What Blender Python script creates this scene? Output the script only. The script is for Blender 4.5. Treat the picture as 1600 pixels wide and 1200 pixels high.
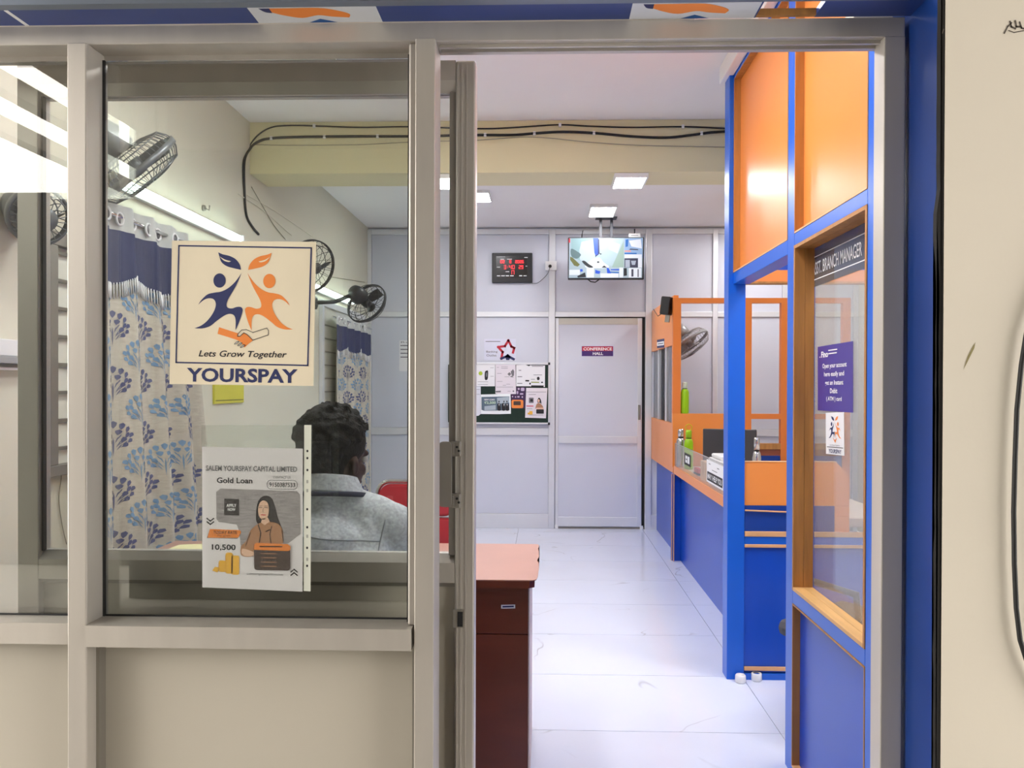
import bpy, bmesh, math, random
from mathutils import Vector, Matrix, Euler
from mathutils.geometry import tessellate_polygon

for o in list(bpy.data.objects):
    bpy.data.objects.remove(o)
SC = bpy.context.scene
COL = SC.collection
random.seed(7)
PI = math.pi

# ------------------------------------------------------------------ camera
CAM_LOC = Vector((0.0, 0.0, 1.38))
FPX = 1200.0                       # focal length in pixels of the 1600 x 1200 frame
cam_data = bpy.data.cameras.new('camera')
cam_data.sensor_width = 36.0
cam_data.lens = FPX / 1600.0 * 36.0
cam_data.shift_x = -0.0115
cam_data.shift_y = 0.0075
cam_data.clip_start = 0.02
CAM_ROT = (Matrix.Rotation(0.0287, 4, 'Z') @ Matrix.Rotation(PI / 2 - 0.0066, 4, 'X') @ Matrix.Rotation(0.003, 4, 'Z'))
cam = bpy.data.objects.new('camera', cam_data)
cam.matrix_world = Matrix.Translation(CAM_LOC) @ CAM_ROT
COL.objects.link(cam)
SC.camera = cam

# ------------------------------------------------------------------ world, light, exposure
SC.view_settings.view_transform = 'Standard'
SC.view_settings.look = 'None'
SC.view_settings.gamma = 1.0
SC.view_settings.use_curve_mapping = False
SC.view_settings.exposure = 0.0
SC.cycles.max_bounces = 10
SC.cycles.transparent_max_bounces = 16
SC.cycles.glossy_bounces = 5
SC.cycles.diffuse_bounces = 5
SC.cycles.sample_clamp_indirect = 6.0
SC.cycles.caustics_reflective = False
SC.cycles.caustics_refractive = False
SKY_STRENGTH = 7.6
PANEL_STRENGTH = 54.0
TUBE_STRENGTH = 11.0
world = bpy.data.worlds.new('overcast_sky')
SC.world = world
world.use_nodes = True
bg = world.node_tree.nodes['Background']
bg.inputs['Color'].default_value = (1.0, 0.955, 0.89, 1)
bg.inputs['Strength'].default_value = SKY_STRENGTH

# ------------------------------------------------------------------ pixel <-> place helpers (on planes at their real depth)
_PX0 = 800.0 - cam_data.shift_x * 1600.0
_PY0 = 600.0 + cam_data.shift_y * 1600.0
_R3 = CAM_ROT.to_3x3()

def ray(px, py):
    return _R3 @ Vector(((px - _PX0) / FPX, -(py - _PY0) / FPX, -1.0))

def at_y(px, py, Y):
    d = ray(px, py); return CAM_LOC + d * (Y / d.y)

def at_x(px, py, X):
    d = ray(px, py); return CAM_LOC + d * (X / d.x)

def at_z(px, py, Z):
    d = ray(px, py); return CAM_LOC + d * ((Z - CAM_LOC.z) / d.z)

def px_x(px, Y, py=604):
    return at_y(px, py, Y).x

def px_z(py, Y, px=853):
    return at_y(px, py, Y).z

# ------------------------------------------------------------------ materials
def lin(c):
    return tuple((v / 255.0 / 12.92) if v / 255.0 <= 0.04045 else ((v / 255.0 + 0.055) / 1.055) ** 2.4 for v in c)

_M = {}

def mat(name, rgb=(200, 200, 200), rough=0.5, metal=0.0, spec=0.5, var=0.04, scale=6.0, bump=0.0, bscale=60.0, stretch=(1, 1, 1), coat=0.0):
    """procedural principled material; var = noise variation of the colour"""
    if name in _M:
        return _M[name]
    m = bpy.data.materials.new(name); m.use_nodes = True
    nt = m.node_tree; b = nt.nodes['Principled BSDF']
    b.inputs['Roughness'].default_value = rough
    b.inputs['Metallic'].default_value = metal
    b.inputs['Specular IOR Level'].default_value = spec
    b.inputs['Coat Weight'].default_value = coat
    c = lin(rgb)
    tc = nt.nodes.new('ShaderNodeTexCoord')
    mp = nt.nodes.new('ShaderNodeMapping'); mp.inputs['Scale'].default_value = stretch
    nt.links.new(tc.outputs['Object'], mp.inputs['Vector'])
    n = nt.nodes.new('ShaderNodeTexNoise'); n.inputs['Scale'].default_value = scale; n.inputs['Detail'].default_value = 4
    nt.links.new(mp.outputs['Vector'], n.inputs['Vector'])
    r = nt.nodes.new('ShaderNodeValToRGB')
    r.color_ramp.elements[0].position = 0.3; r.color_ramp.elements[1].position = 0.7
    r.color_ramp.elements[0].color = (*[max(0, v * (1 - var)) for v in c], 1)
    r.color_ramp.elements[1].color = (*[min(1, v * (1 + var)) for v in c], 1)
    nt.links.new(n.outputs['Fac'], r.inputs['Fac'])
    nt.links.new(r.outputs['Color'], b.inputs['Base Color'])
    if bump:
        n2 = nt.nodes.new('ShaderNodeTexNoise'); n2.inputs['Scale'].default_value = bscale
        nt.links.new(mp.outputs['Vector'], n2.inputs['Vector'])
        bp = nt.nodes.new('ShaderNodeBump'); bp.inputs['Strength'].default_value = bump; bp.inputs['Distance'].default_value = 0.01
        nt.links.new(n2.outputs['Fac'], bp.inputs['Height']); nt.links.new(bp.outputs['Normal'], b.inputs['Normal'])
    _M[name] = m
    return m

def emit(name, rgb, strength):
    if name in _M:
        return _M[name]
    m = bpy.data.materials.new(name); m.use_nodes = True
    nt = m.node_tree; b = nt.nodes['Principled BSDF']
    c = lin(rgb)
    b.inputs['Base Color'].default_value = (*[v * 0.3 for v in c], 1)
    b.inputs['Emission Color'].default_value = (*c, 1)
    b.inputs['Emission Strength'].default_value = strength
    _M[name] = m
    return m

def glass(name, fac=0.1, tint=(250, 252, 250), rough=0.0, haze=0.0, graze=0.7):
    if name in _M:
        return _M[name]
    m = bpy.data.materials.new(name); m.use_nodes = True
    nt = m.node_tree; nt.nodes.remove(nt.nodes['Principled BSDF'])
    out = nt.nodes['Material Output']
    t = nt.nodes.new('ShaderNodeBsdfTransparent'); t.inputs['Color'].default_value = (*lin(tint), 1)
    g = nt.nodes.new('ShaderNodeBsdfGlossy'); g.inputs['Roughness'].default_value = rough
    mx = nt.nodes.new('ShaderNodeMixShader')
    lw = nt.nodes.new('ShaderNodeLayerWeight'); lw.inputs['Blend'].default_value = 0.25
    mr = nt.nodes.new('ShaderNodeMapRange'); mr.inputs['To Min'].default_value = fac; mr.inputs['To Max'].default_value = min(1.0, fac + graze)
    nt.links.new(lw.outputs['Fresnel'], mr.inputs['Value'])
    nt.links.new(mr.outputs['Result'], mx.inputs['Fac'])
    nt.links.new(t.outputs[0], mx.inputs[1]); nt.links.new(g.outputs[0], mx.inputs[2])
    last = mx
    if haze:
        d = nt.nodes.new('ShaderNodeBsdfDiffuse'); d.inputs['Color'].default_value = (0.8, 0.8, 0.8, 1)
        m2 = nt.nodes.new('ShaderNodeMixShader'); m2.inputs['Fac'].default_value = haze
        nt.links.new(mx.outputs[0], m2.inputs[1]); nt.links.new(d.outputs[0], m2.inputs[2]); last = m2
    nt.links.new(last.outputs[0], out.inputs['Surface'])
    _M[name] = m
    return m

# ------------------------------------------------------------------ objects
def origin(o):
    v = Vector((0, 0, 0))
    while o is not None:
        v = v + o.location; o = o.parent
    return v

def tag(o, label=None, cat=None, group=None, kind=None):
    if label: o['label'] = label
    if cat: o['category'] = cat
    if group: o['group'] = group
    if kind: o['kind'] = kind
    return o

def thing(name, label, cat, loc, group=None, kind=None):
    o = bpy.data.objects.new(name, None)
    o.empty_display_size = 0.05
    o.location = loc
    COL.objects.link(o)
    return tag(o, label, cat, group, kind)

class B:
    """collects shapes in world coordinates and links them as ONE mesh object"""
    def __init__(self):
        self.bm = bmesh.new()

    def box(self, x0, x1, y0, y1, z0, z1, bev=0.0, M=None):
        x0, x1 = min(x0, x1), max(x0, x1); y0, y1 = min(y0, y1), max(y0, y1); z0, z1 = min(z0, z1), max(z0, z1)
        r = bmesh.ops.create_cube(self.bm, size=1.0)
        vs = r['verts']
        for v in vs:
            v.co = Vector(((x0 + x1) / 2 + v.co.x * (x1 - x0), (y0 + y1) / 2 + v.co.y * (y1 - y0), (z0 + z1) / 2 + v.co.z * (z1 - z0)))
        if bev:
            es = list({e for v in vs for e in v.link_edges})
            rb = bmesh.ops.bevel(self.bm, geom=es, offset=min(bev, 0.45 * min(x1 - x0, y1 - y0, z1 - z0)), segments=2, affect='EDGES', profile=0.5)
            vs = list({v for f in rb['faces'] for v in f.verts})
        if M is not None:
            bmesh.ops.transform(self.bm, matrix=M, verts=vs)
        return self

    def tube(self, pts, r, seg=8, closed=False, caps=True):
        pts = [Vector(p) for p in pts]
        n = len(pts)
        rad = r if isinstance(r, (list, tuple)) else [r] * n
        rings = []
        prev = None
        for i, p in enumerate(pts):
            if closed:
                t = (pts[(i + 1) % n] - pts[i - 1]).normalized()
            else:
                t = (pts[min(i + 1, n - 1)] - pts[max(i - 1, 0)]).normalized()
            if prev is None:
                a = Vector((0, 0, 1)) if abs(t.z) < 0.9 else Vector((1, 0, 0))
                u = t.cross(a).normalized()
            else:
                u = (prev - t * prev.dot(t)).normalized()
            prev = u
            w = t.cross(u)
            rings.append([self.bm.verts.new(p + (u * math.cos(2 * PI * k / seg) + w * math.sin(2 * PI * k / seg)) * rad[i]) for k in range(seg)])
        m = n if closed else n - 1
        for i in range(m):
            a, b = rings[i], rings[(i + 1) % n]
            for k in range(seg):
                f = self.bm.faces.new((a[k], a[(k + 1) % seg], b[(k + 1) % seg], b[k])); f.smooth = True
        if caps and not closed:
            self.bm.faces.new(list(reversed(rings[0]))); self.bm.faces.new(rings[-1])
        return self

    def lathe(self, prof, M, seg=24, smooth=True, caps=True):
        """prof: (radius, height) pairs, spun round local Z of M"""
        rings = []
        for r, h in prof:
            if r < 1e-6:
                rings.append([self.bm.verts.new(M @ Vector((0, 0, h)))])
            else:
                rings.append([self.bm.verts.new(M @ Vector((r * math.cos(2 * PI * k / seg), r * math.sin(2 * PI * k / seg), h))) for k in range(seg)])
        for a, b in zip(rings, rings[1:]):
            if len(a) == 1 and len(b) == 1:
                continue
            for k in range(seg):
                k2 = (k + 1) % seg
                if len(a) == 1:
                    vs = (a[0], b[k2], b[k])
                elif len(b) == 1:
                    vs = (a[k], a[k2], b[0])
                else:
                    vs = (a[k], a[k2], b[k2], b[k])
                f = self.bm.faces.new(vs); f.smooth = smooth
        if caps and len(rings[0]) > 1: self.bm.faces.new(list(reversed(rings[0])))
        if caps and len(rings[-1]) > 1: self.bm.faces.new(rings[-1])
        return self

    def prism(self, poly, F, t0, t1):
        """poly: (u, v) list, F(u, v, w) -> world; extruded from w = t0 to t1"""
        a = [self.bm.verts.new(F(u, v, t0)) for u, v in poly]
        b = [self.bm.verts.new(F(u, v, t1)) for u, v in poly]
        n = len(poly)
        f1 = self.bm.faces.new(list(reversed(a))); f2 = self.bm.faces.new(b)
        for i in range(n):
            self.bm.faces.new((a[i], a[(i + 1) % n], b[(i + 1) % n], b[i]))
        bmesh.ops.triangulate(self.bm, faces=[f1, f2], ngon_method='EAR_CLIP')
        return self

    def flat(self, pts):
        vs = [self.bm.verts.new(p) for p in pts]
        f = self.bm.faces.new(vs)
        if len(vs) > 4:
            bmesh.ops.triangulate(self.bm, faces=[f], ngon_method='EAR_CLIP')
        return self

    def ball(self, c, r, sub=2):
        rr = bmesh.ops.create_icosphere(self.bm, subdivisions=sub, radius=1.0)
        r = r if hasattr(r, '__len__') else (r, r, r)
        for v in rr['verts']:
            v.co = Vector((c[0] + v.co.x * r[0], c[1] + v.co.y * r[1], c[2] + v.co.z * r[2]))
            for f in v.link_faces: f.smooth = True
        return self

    def grid(self, fn, nu, nv, smooth=True):
        vs = [[self.bm.verts.new(fn(i / nu, j / nv)) for j in range(nv + 1)] for i in range(nu + 1)]
        for i in range(nu):
            for j in range(nv):
                f = self.bm.faces.new((vs[i][j], vs[i + 1][j], vs[i + 1][j + 1], vs[i][j + 1])); f.smooth = smooth
        return self

    def obj(self, name, m, parent=None, recalc=True):
        if recalc:
            bmesh.ops.recalc_face_normals(self.bm, faces=self.bm.faces)
        me = bpy.data.meshes.new(name)
        off = origin(parent) if parent is not None else None
        if off is None:
            # a top-level mesh gets its origin at its base centre
            xs = [v.co for v in self.bm.verts]
            off = Vector((sum((min(c[i] for c in xs), max(c[i] for c in xs))) / 2 for i in range(2))) if False else Vector((
                (min(c.x for c in xs) + max(c.x for c in xs)) / 2, (min(c.y for c in xs) + max(c.y for c in xs)) / 2, min(c.z for c in xs)))
        bmesh.ops.translate(self.bm, verts=self.bm.verts, vec=-off)
        self.bm.to_mesh(me); self.bm.free()
        me.materials.append(m)
        o = bpy.data.objects.new(name, me)
        COL.objects.link(o)
        if parent is not None:
            o.parent = parent
        else:
            o.location = off
        return o

def box(name, m, parent, x0, x1, y0, y1, z0, z1, bev=0.0, M=None):
    return B().box(x0, x1, y0, y1, z0, z1, bev, M).obj(name, m, parent)

def smooth_poly(pts, k=5):
    """closed outline through the points, smooth except where a third value marks a corner"""
    n = len(pts)
    out = []
    for i in range(n):
        p1, p2 = pts[i], pts[(i + 1) % n]
        p0 = pts[i - 1] if len(p1) == 2 else p1
        p3 = pts[(i + 2) % n] if len(p2) == 2 else p2
        for s in range(k):
            t = s / k
            q = []
            for a in (0, 1):
                q.append(0.5 * (2 * p1[a] + (p2[a] - p0[a]) * t + (2 * p0[a] - 5 * p1[a] + 4 * p2[a] - p3[a]) * t * t + (3 * p1[a] - p0[a] - 3 * p2[a] + p3[a]) * t ** 3))
            out.append(tuple(q))
    return out

def ellipse(cx, cy, rx, ry, n=20):
    return [(cx + rx * math.cos(2 * PI * k / n), cy + ry * math.sin(2 * PI * k / n)) for k in range(n)]

def rrect(x0, y0, x1, y1, r, n=4):
    out = []
    for cx, cy, a0 in ((x1 - r, y0 + r, -90), (x1 - r, y1 - r, 0), (x0 + r, y1 - r, 90), (x0 + r, y0 + r, 180)):
        for k in range(n + 1):
            a = math.radians(a0 + 90 * k / n)
            out.append((cx + r * math.cos(a), cy + r * math.sin(a)))
    return out

def stroke(pts, w):
    """quads along a polyline, for printed lines"""
    out = []
    for (x0, y0), (x1, y1) in zip(pts, pts[1:]):
        dx, dy = x1 - x0, y1 - y0
        l = math.hypot(dx, dy) or 1
        nx, ny = -dy / l * w / 2, dx / l * w / 2
        ex, ey = dx / l * w / 2, dy / l * w / 2
        out.append([(x0 + nx - ex, y0 + ny - ey), (x1 + nx + ex, y1 + ny + ey), (x1 - nx + ex, y1 - ny + ey), (x0 - nx - ex, y0 - ny - ey)])
    return out

TEXTS = []

class Sheet:
    """a flat printed sheet: corner points of its picture, u to the right, v downwards, in its own drawing units"""
    def __init__(self, tl, tr, bl, n, box4):
        self.o = Vector(tl); self.U = Vector(tr) - Vector(tl); self.V = Vector(bl) - Vector(tl); self.n = Vector(n).normalized()
        self.b = box4
    def P(self, u, v, w=0.0):
        x0, y0, x1, y1 = self.b
        return self.o + self.U * ((u - x0) / (x1 - x0)) + self.V * ((v - y0) / (y1 - y0)) + self.n * w
    def slab(self, name, m, parent, t=0.0008, poly=None):
        x0, y0, x1, y1 = self.b
        poly = poly or [(x0, y0), (x1, y0), (x1, y1), (x0, y1)]
        return B().prism(poly, self.P, 0.0, t).obj(name, m, parent)
    def ink(self, name, m, parent, polys, w=0.0012):
        b = B()
        for p in polys:
            q = [p[0]]
            for a in p[1:]:
                if math.hypot(a[0] - q[-1][0], a[1] - q[-1][1]) > 1e-4: q.append(a)
            if math.hypot(q[0][0] - q[-1][0], q[0][1] - q[-1][1]) < 1e-4: q.pop()
            vs = [b.bm.verts.new(self.P(u, v, w)) for u, v in q]
            if len(vs) <= 4:
                b.bm.faces.new(vs)
            else:
                for tri in tessellate_polygon([[Vector((u, v, 0)) for u, v in q]]):
                    try: b.bm.faces.new([vs[i] for i in tri])
                    except ValueError: pass
        # face the reader
        for f in b.bm.faces:
            f.normal_update()
            if f.normal.dot(self.n) < 0: f.normal_flip()
        o = b.obj(name, m, parent, recalc=False)
        if len(polys) > 1 and name in ('camera_view', 'print_line', 'pale_print', 'punched_hole'): o['kind'] = 'stuff'
        return o
    def text(self, body, u0, u1, v0, v1, m, parent, w=0.0012, bold=0.0, shear=0.0, name='lettering'):
        cu = bpy.data.curves.new(name, 'FONT')
        cu.body = body; cu.size = 1.0; cu.offset = bold; cu.shear = shear; cu.resolution_u = 3
        o = bpy.data.objects.new(name, cu); COL.objects.link(o)
        TEXTS.append((self, o, (u0, u1, v0, v1), m, parent, w))

def flush_texts():
    bpy.context.view_layer.update()
    dg = bpy.context.evaluated_depsgraph_get()
    done = []
    for s, o, r, m, parent, w in TEXTS:
        me = bpy.data.meshes.new_from_object(o.evaluated_get(dg))
        done.append((s, o, r, m, parent, w, me))
    for s, o, (u0, u1, v0, v1), m, parent, w, me in done:
        name = o.name.split('.')[0]
        cu = o.data
        bpy.data.objects.remove(o); bpy.data.curves.remove(cu)
        xs = [v.co.x for v in me.vertices]; ys = [v.co.y for v in me.vertices]
        if not xs: continue
        xa, xb, ya, yb = min(xs), max(xs), min(ys), max(ys)
        off = origin(parent)
        for v in me.vertices:
            u = u0 + (v.co.x - xa) / (xb - xa) * (u1 - u0)
            vv = v1 - (v.co.y - ya) / max(1e-6, yb - ya) * (v1 - v0)
            v.co = s.P(u, vv, w) - off
        me.materials.clear(); me.materials.append(m)
        ob = bpy.data.objects.new(name, me); COL.objects.link(ob); ob.parent = parent

def axis_matrix(loc, direction, roll=0.0):
    q = Vector(direction).to_track_quat('Z', 'Y')
    return Matrix.Translation(Vector(loc)) @ q.to_matrix().to_4x4() @ Matrix.Rotation(roll, 4, 'Z')

# ------------------------------------------------------------------ palette
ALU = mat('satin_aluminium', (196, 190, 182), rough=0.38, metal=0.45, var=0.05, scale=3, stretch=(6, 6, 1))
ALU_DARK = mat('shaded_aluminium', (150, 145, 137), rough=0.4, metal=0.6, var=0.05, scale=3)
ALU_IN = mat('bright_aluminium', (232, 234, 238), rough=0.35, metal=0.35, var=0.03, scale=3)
RUBBER = mat('black_rubber', (22, 22, 24), rough=0.6)
CLAD = mat('cream_cladding', (194, 187, 173), rough=0.45, var=0.03, scale=2)
PLASTER = mat('cream_plaster', (226, 218, 203), rough=0.7, var=0.03, scale=2.5, bump=0.05, bscale=40)
WALLPAINT = mat('pale_wall_paint', (222, 218, 200), rough=0.7, var=0.02, scale=2)
BEAMPAINT = mat('yellow_beam_paint', (226, 218, 178), rough=0.7, var=0.02, scale=2)
CEILPAINT = mat('white_ceiling_paint', (240, 238, 238), rough=0.8, var=0.015, scale=2)
WALLPANEL = mat('grey_laminate', (214, 217, 229), rough=0.4, var=0.015, scale=2)
BLUE = mat('blue_laminate', (14, 74, 188), rough=0.28, var=0.03, scale=2)
BLUEFRAME = mat('blue_enamel', (14, 94, 206), rough=0.3, var=0.03, scale=2)
BLUEDEEP = mat('deep_blue_board', (20, 62, 150), rough=0.3, var=0.08, scale=5)
NAVYSOFFIT = mat('navy_soffit_vinyl', (44, 66, 130), rough=0.35, var=0.05, scale=3)
ORANGE = mat('orange_laminate', (238, 146, 72), rough=0.30, var=0.02, scale=2)
ORANGEFRAME = mat('orange_frame_paint', (226, 128, 56), rough=0.35, var=0.03, scale=3)
WOOD = mat('pine_wood', (176, 122, 62), rough=0.5, var=0.18, scale=5, stretch=(9, 9, 0.8))
WOODEDGE = mat('pale_wood_edge', (222, 170, 120), rough=0.5, var=0.1, scale=8)
MAHOG = mat('mahogany_laminate', (110, 44, 24), rough=0.32, var=0.12, scale=3, stretch=(1, 1, 6))
MAHOGTOP = mat('worn_desk_top', (190, 146, 130), rough=0.3, var=0.08, scale=3)
WHITE = mat('white_plastic', (238, 238, 238), rough=0.4, var=0.01)
BLACKP = mat('black_plastic', (26, 26, 30), rough=0.4, var=0.05)
DGREY = mat('dark_grey_plastic', (60, 60, 64), rough=0.45, var=0.05)
SILVER = mat('brushed_steel', (200, 200, 200), rough=0.22, metal=1.0, var=0.04, stretch=(1, 1, 12))
CHROME = mat('chrome', (225, 225, 228), rough=0.08, metal=1.0)
LIME = mat('lime_green_enamel', (150, 200, 10), rough=0.3, var=0.03)
PAPER = mat('white_paper', (240, 240, 242), rough=0.8, var=0.01)
PAPERPINK = mat('pinkish_white_paper', (233, 226, 232), rough=0.7, var=0.01)
CREAMPAPER = mat('cream_vinyl', (238, 226, 200), rough=0.5, var=0.03, scale=8)
INK_NAVY = mat('navy_ink', (38, 46, 96), rough=0.6)
INK_ORANGE = mat('orange_ink', (240, 140, 62), rough=0.6)
INK_BLACK = mat('black_ink', (26, 24, 30), rough=0.6)
INK_GREY = mat('grey_ink', (120, 118, 124), rough=0.6)
INK_RED = mat('red_ink', (200, 44, 62), rough=0.6)
INK_WHITE = mat('white_ink', (244, 244, 246), rough=0.6)
INK_PURPLE = mat('violet_ink', (76, 62, 150), rough=0.4)
INK_YELLOW = mat('gold_ink', (244, 186, 66), rough=0.6)
INK_BROWN = mat('brown_ink', (74, 56, 50), rough=0.6)
INK_TAN = mat('tan_ink', (178, 130, 98), rough=0.6)
INK_SKIN = mat('skin_ink', (232, 190, 166), rough=0.6)
GLASS_OUT = glass('shopfront_glass', fac=0.075)
GLASS_DOOR = glass('door_glass', fac=0.045)
GLASS_IN = glass('partition_glass', fac=0.07, haze=0.13, graze=0.25)  # the white diffuse haze stands in for pale reflections on the pane
ACRYLIC = glass('clear_acrylic', fac=0.06, tint=(252, 252, 251), haze=0.13, graze=0.12)
SLEEVE = glass('clear_film', fac=0.02, rough=0.08, haze=0.02, graze=0.12)
LEDPANEL = emit('led_diffuser', (255, 253, 255), PANEL_STRENGTH)
TUBEGLOW = emit('tube_glow', (236, 255, 246), TUBE_STRENGTH)

def marble():
    m = bpy.data.materials.new('white_marble_tile'); m.use_nodes = True
    nt = m.node_tree; b = nt.nodes['Principled BSDF']
    b.inputs['Roughness'].default_value = 0.12
    geo = nt.nodes.new('ShaderNodeNewGeometry'); oi = nt.nodes.new('ShaderNodeObjectInfo')
    mul = nt.nodes.new('ShaderNodeVectorMath'); mul.operation = 'MULTIPLY_ADD'
    nt.links.new(oi.outputs['Random'], mul.inputs[0]); mul.inputs[1].default_value = (37, 53, 71)
    nt.links.new(geo.outputs['Position'], mul.inputs[2])
    def noise(scale, detail, dist):
        n = nt.nodes.new('ShaderNodeTexNoise'); n.inputs['Scale'].default_value = scale; n.inputs['Detail'].default_value = detail
        n.inputs['Distortion'].default_value = dist; nt.links.new(mul.outputs[0], n.inputs['Vector']); return n
    def math_(op, a, v=None):
        k = nt.nodes.new('ShaderNodeMath'); k.operation = op; nt.links.new(a, k.inputs[0])
        if v is not None:
            if hasattr(v, 'node'): nt.links.new(v, k.inputs[1])
            else: k.inputs[1].default_value = v
        return k.outputs[0]
    n1 = noise(1.5, 3, 0.8)
    d = math_('ABSOLUTE', math_('SUBTRACT', n1.outputs['Fac'], 0.5))
    mr = nt.nodes.new('ShaderNodeMapRange'); mr.inputs['From Min'].default_value = 0.0; mr.inputs['From Max'].default_value = 0.009
    mr.inputs['To Min'].default_value = 1.0; mr.inputs['To Max'].default_value = 0.0; nt.links.new(d, mr.inputs['Value'])
    n2 = noise(2.6, 2, 0.0)
    mk = nt.nodes.new('ShaderNodeMapRange'); mk.inputs['From Min'].default_value = 0.52; mk.inputs['From Max'].default_value = 0.66
    nt.links.new(n2.outputs['Fac'], mk.inputs['Value'])
    vein = math_('MULTIPLY', mr.outputs['Result'], mk.outputs['Result'])
    n3 = noise(1.1, 4, 0.3)
    cl = nt.nodes.new('ShaderNodeMapRange'); cl.inputs['From Min'].default_value = 0.5; cl.inputs['From Max'].default_value = 0.8
    cl.inputs['To Max'].default_value = 0.22; nt.links.new(n3.outputs['Fac'], cl.inputs['Value'])
    mix = nt.nodes.new('ShaderNodeMix'); mix.data_type = 'RGBA'
    mix.inputs['A'].default_value = (*lin((224, 230, 246)), 1); mix.inputs['B'].default_value = (*lin((206, 200, 200)), 1)
    nt.links.new(cl.outputs['Result'], mix.inputs['Factor'])
    mix2 = nt.nodes.new('ShaderNodeMix'); mix2.data_type = 'RGBA'
    nt.links.new(mix.outputs['Result'], mix2.inputs['A']); mix2.inputs['B'].default_value = (*lin((150, 146, 148)), 1)
    nt.links.new(math_('MULTIPLY', vein, 0.75), mix2.inputs['Factor'])
    nt.links.new(mix2.outputs['Result'], b.inputs['Base Color'])
    return m
MARBLE = marble()

# ================================================================== ROOM SHELL
XL, XR, YB, ZC = -1.745, 3.0, 7.50, 2.93
GAP = 0.0015

def struct(name, bm, m, label, parent=None):
    o = bm.obj(name, m, parent)
    if parent is None:
        tag(o, label, kind='structure')
    return o

floor = struct('floor', B().box(XL, XR, 1.40, YB + 0.1, -0.12, -0.012), mat('tile_grout', (205, 205, 208), rough=0.8), 'white marble tiled floor of the office')
xs = [XL, -1.46, -0.26, 0.94, 2.14, XR]
ys = [1.56] + [1.88 + 0.6 * k for k in range(10)] + [YB]
ys = [y for y in ys if y <= YB]
for xa, xb in zip(xs, xs[1:]):
    for ya, yb in zip(ys, ys[1:]):
        box('tile', MARBLE, floor, xa + GAP, xb - GAP, ya + GAP, yb - GAP, -0.012, 0.0)

struct('porch_floor', B().box(-6, 4, -6, 1.40, -0.12, -0.01), mat('porch_concrete', (150, 146, 138), rough=0.85, var=0.1, scale=4, bump=0.2), 'grey concrete floor outside the shop')
struct('ceiling', B().box(XL - 0.1, XR + 0.1, 1.57, YB + 0.1, ZC, ZC + 0.1), CEILPAINT, 'white painted ceiling')
struct('ceiling_beam', B().box(XL, XR, 4.48, 4.77, 2.627, ZC - 0.001), BEAMPAINT, 'pale yellow ceiling beam crossing the office')
struct('wall_left', B().box(XL - 0.12, XL, 1.57, YB + 0.1, 0, ZC), WALLPAINT, 'pale cream left wall of the office')
struct('wall_right', B().box(XR, XR + 0.1, 1.57, YB + 0.1, 0, ZC), WALLPAINT, 'pale wall on the far right of the office')

# ---- far wall: grey laminate panels in a bright aluminium grid
YW = 7.47
wall_back = struct('wall_back', B().box(XL, XR, YB, YB + 0.1, 0, ZC - 0.001), WALLPANEL, 'far partition wall of grey panels in an aluminium grid')
def fx(p): return px_x(p, YW)
def fz(p, c=800): return px_z(p, YW, c)
mull = [(572, 580), (716, 724), (857, 867), (1008, 1018), (1113, 1121), (1222, 1230)]
MX = [(fx(a), fx(b)) for a, b in mull] + [(XR - 0.05, XR)]
Z_TOP = (fz(366), fz(358)); Z_MID = (fz(495), fz(487)); Z_LOW = (fz(680), fz(669)); Z_BOT = (0.0, fz(803))
for k, (a, b) in enumerate(MX):
    box('mullion', ALU_IN, wall_back, a, b, YW - 0.005, YB, 0, Z_TOP[1], bev=0.004)
DOORX = (MX[2][1], MX[3][0])
spans = [(MX[i][1], MX[i + 1][0]) for i in range(len(MX) - 1)]
spans.insert(0, (XL, MX[0][0]))
for i, (a, b) in enumerate(spans):
    rows = [Z_TOP, Z_MID] + ([] if abs(a - DOORX[0]) < 1e-6 else [Z_LOW, Z_BOT])
    for z0, z1 in rows:
        box('transom', ALU_IN, wall_back, a, b, YW, YB, z0, z1, bev=0.003)
    cells = [(Z_MID[1], Z_TOP[0])] + ([] if abs(a - DOORX[0]) < 1e-6 else [(Z_LOW[1], Z_MID[0]), (Z_BOT[1], Z_LOW[0])])
    for z0, z1 in cells:
        box('panel', WALLPANEL, wall_back, a + 0.002, b - 0.002, YB - 0.014, YB - 0.002, z0 + 0.002, z1 - 0.002)
box('header_board', WALLPANEL, wall_back, XL, XR, YB - 0.014, YB - 0.002, Z_TOP[1], ZC - 0.01)

# ---- conference hall door
d2 = thing('door_2', 'grey panel door to the conference hall at the far end', None, (sum(DOORX) / 2, YW, 0.0), kind='structure')
dx0, dx1 = DOORX[0], DOORX[1]
gx = fx(1003); dz1 = Z_MID[0]
box('door_gap', RUBBER, d2, gx + 0.004, dx1 - 0.001, YB - 0.012, YB - 0.004, 0.0, dz1 - 0.002)
box('door_gap', RUBBER, d2, dx0, dx1, YB - 0.012, YB - 0.004, dz1 - 0.010, dz1 - 0.002)
sl, sr = dx0 + 0.035, fx(996)
box('stile', ALU_IN, d2, dx0 + 0.006, sl, YW + 0.002, YB - 0.013, 0.02, dz1 - 0.012, bev=0.003)
box('stile', ALU_IN, d2, sr, gx, YW + 0.002, YB - 0.013, 0.02, dz1 - 0.012, bev=0.003)
box('rail', mat('door_head_metal', (196, 192, 182), rough=0.4, metal=0.3), d2, sl, sr, YW + 0.003, YB - 0.013, fz(507), dz1 - 0.012, bev=0.003)
box('rail', ALU_IN, d2, sl, sr, YW - 0.008, YB - 0.013, fz(692), fz(681), bev=0.003)
box('rail', ALU_IN, d2, sl, sr, YW + 0.003, YB - 0.013, 0.02, fz(807), bev=0.003)
box('panel', WALLPANEL, d2, sl, sr, YB - 0.022, YB - 0.013, fz(681), fz(507))
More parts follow.
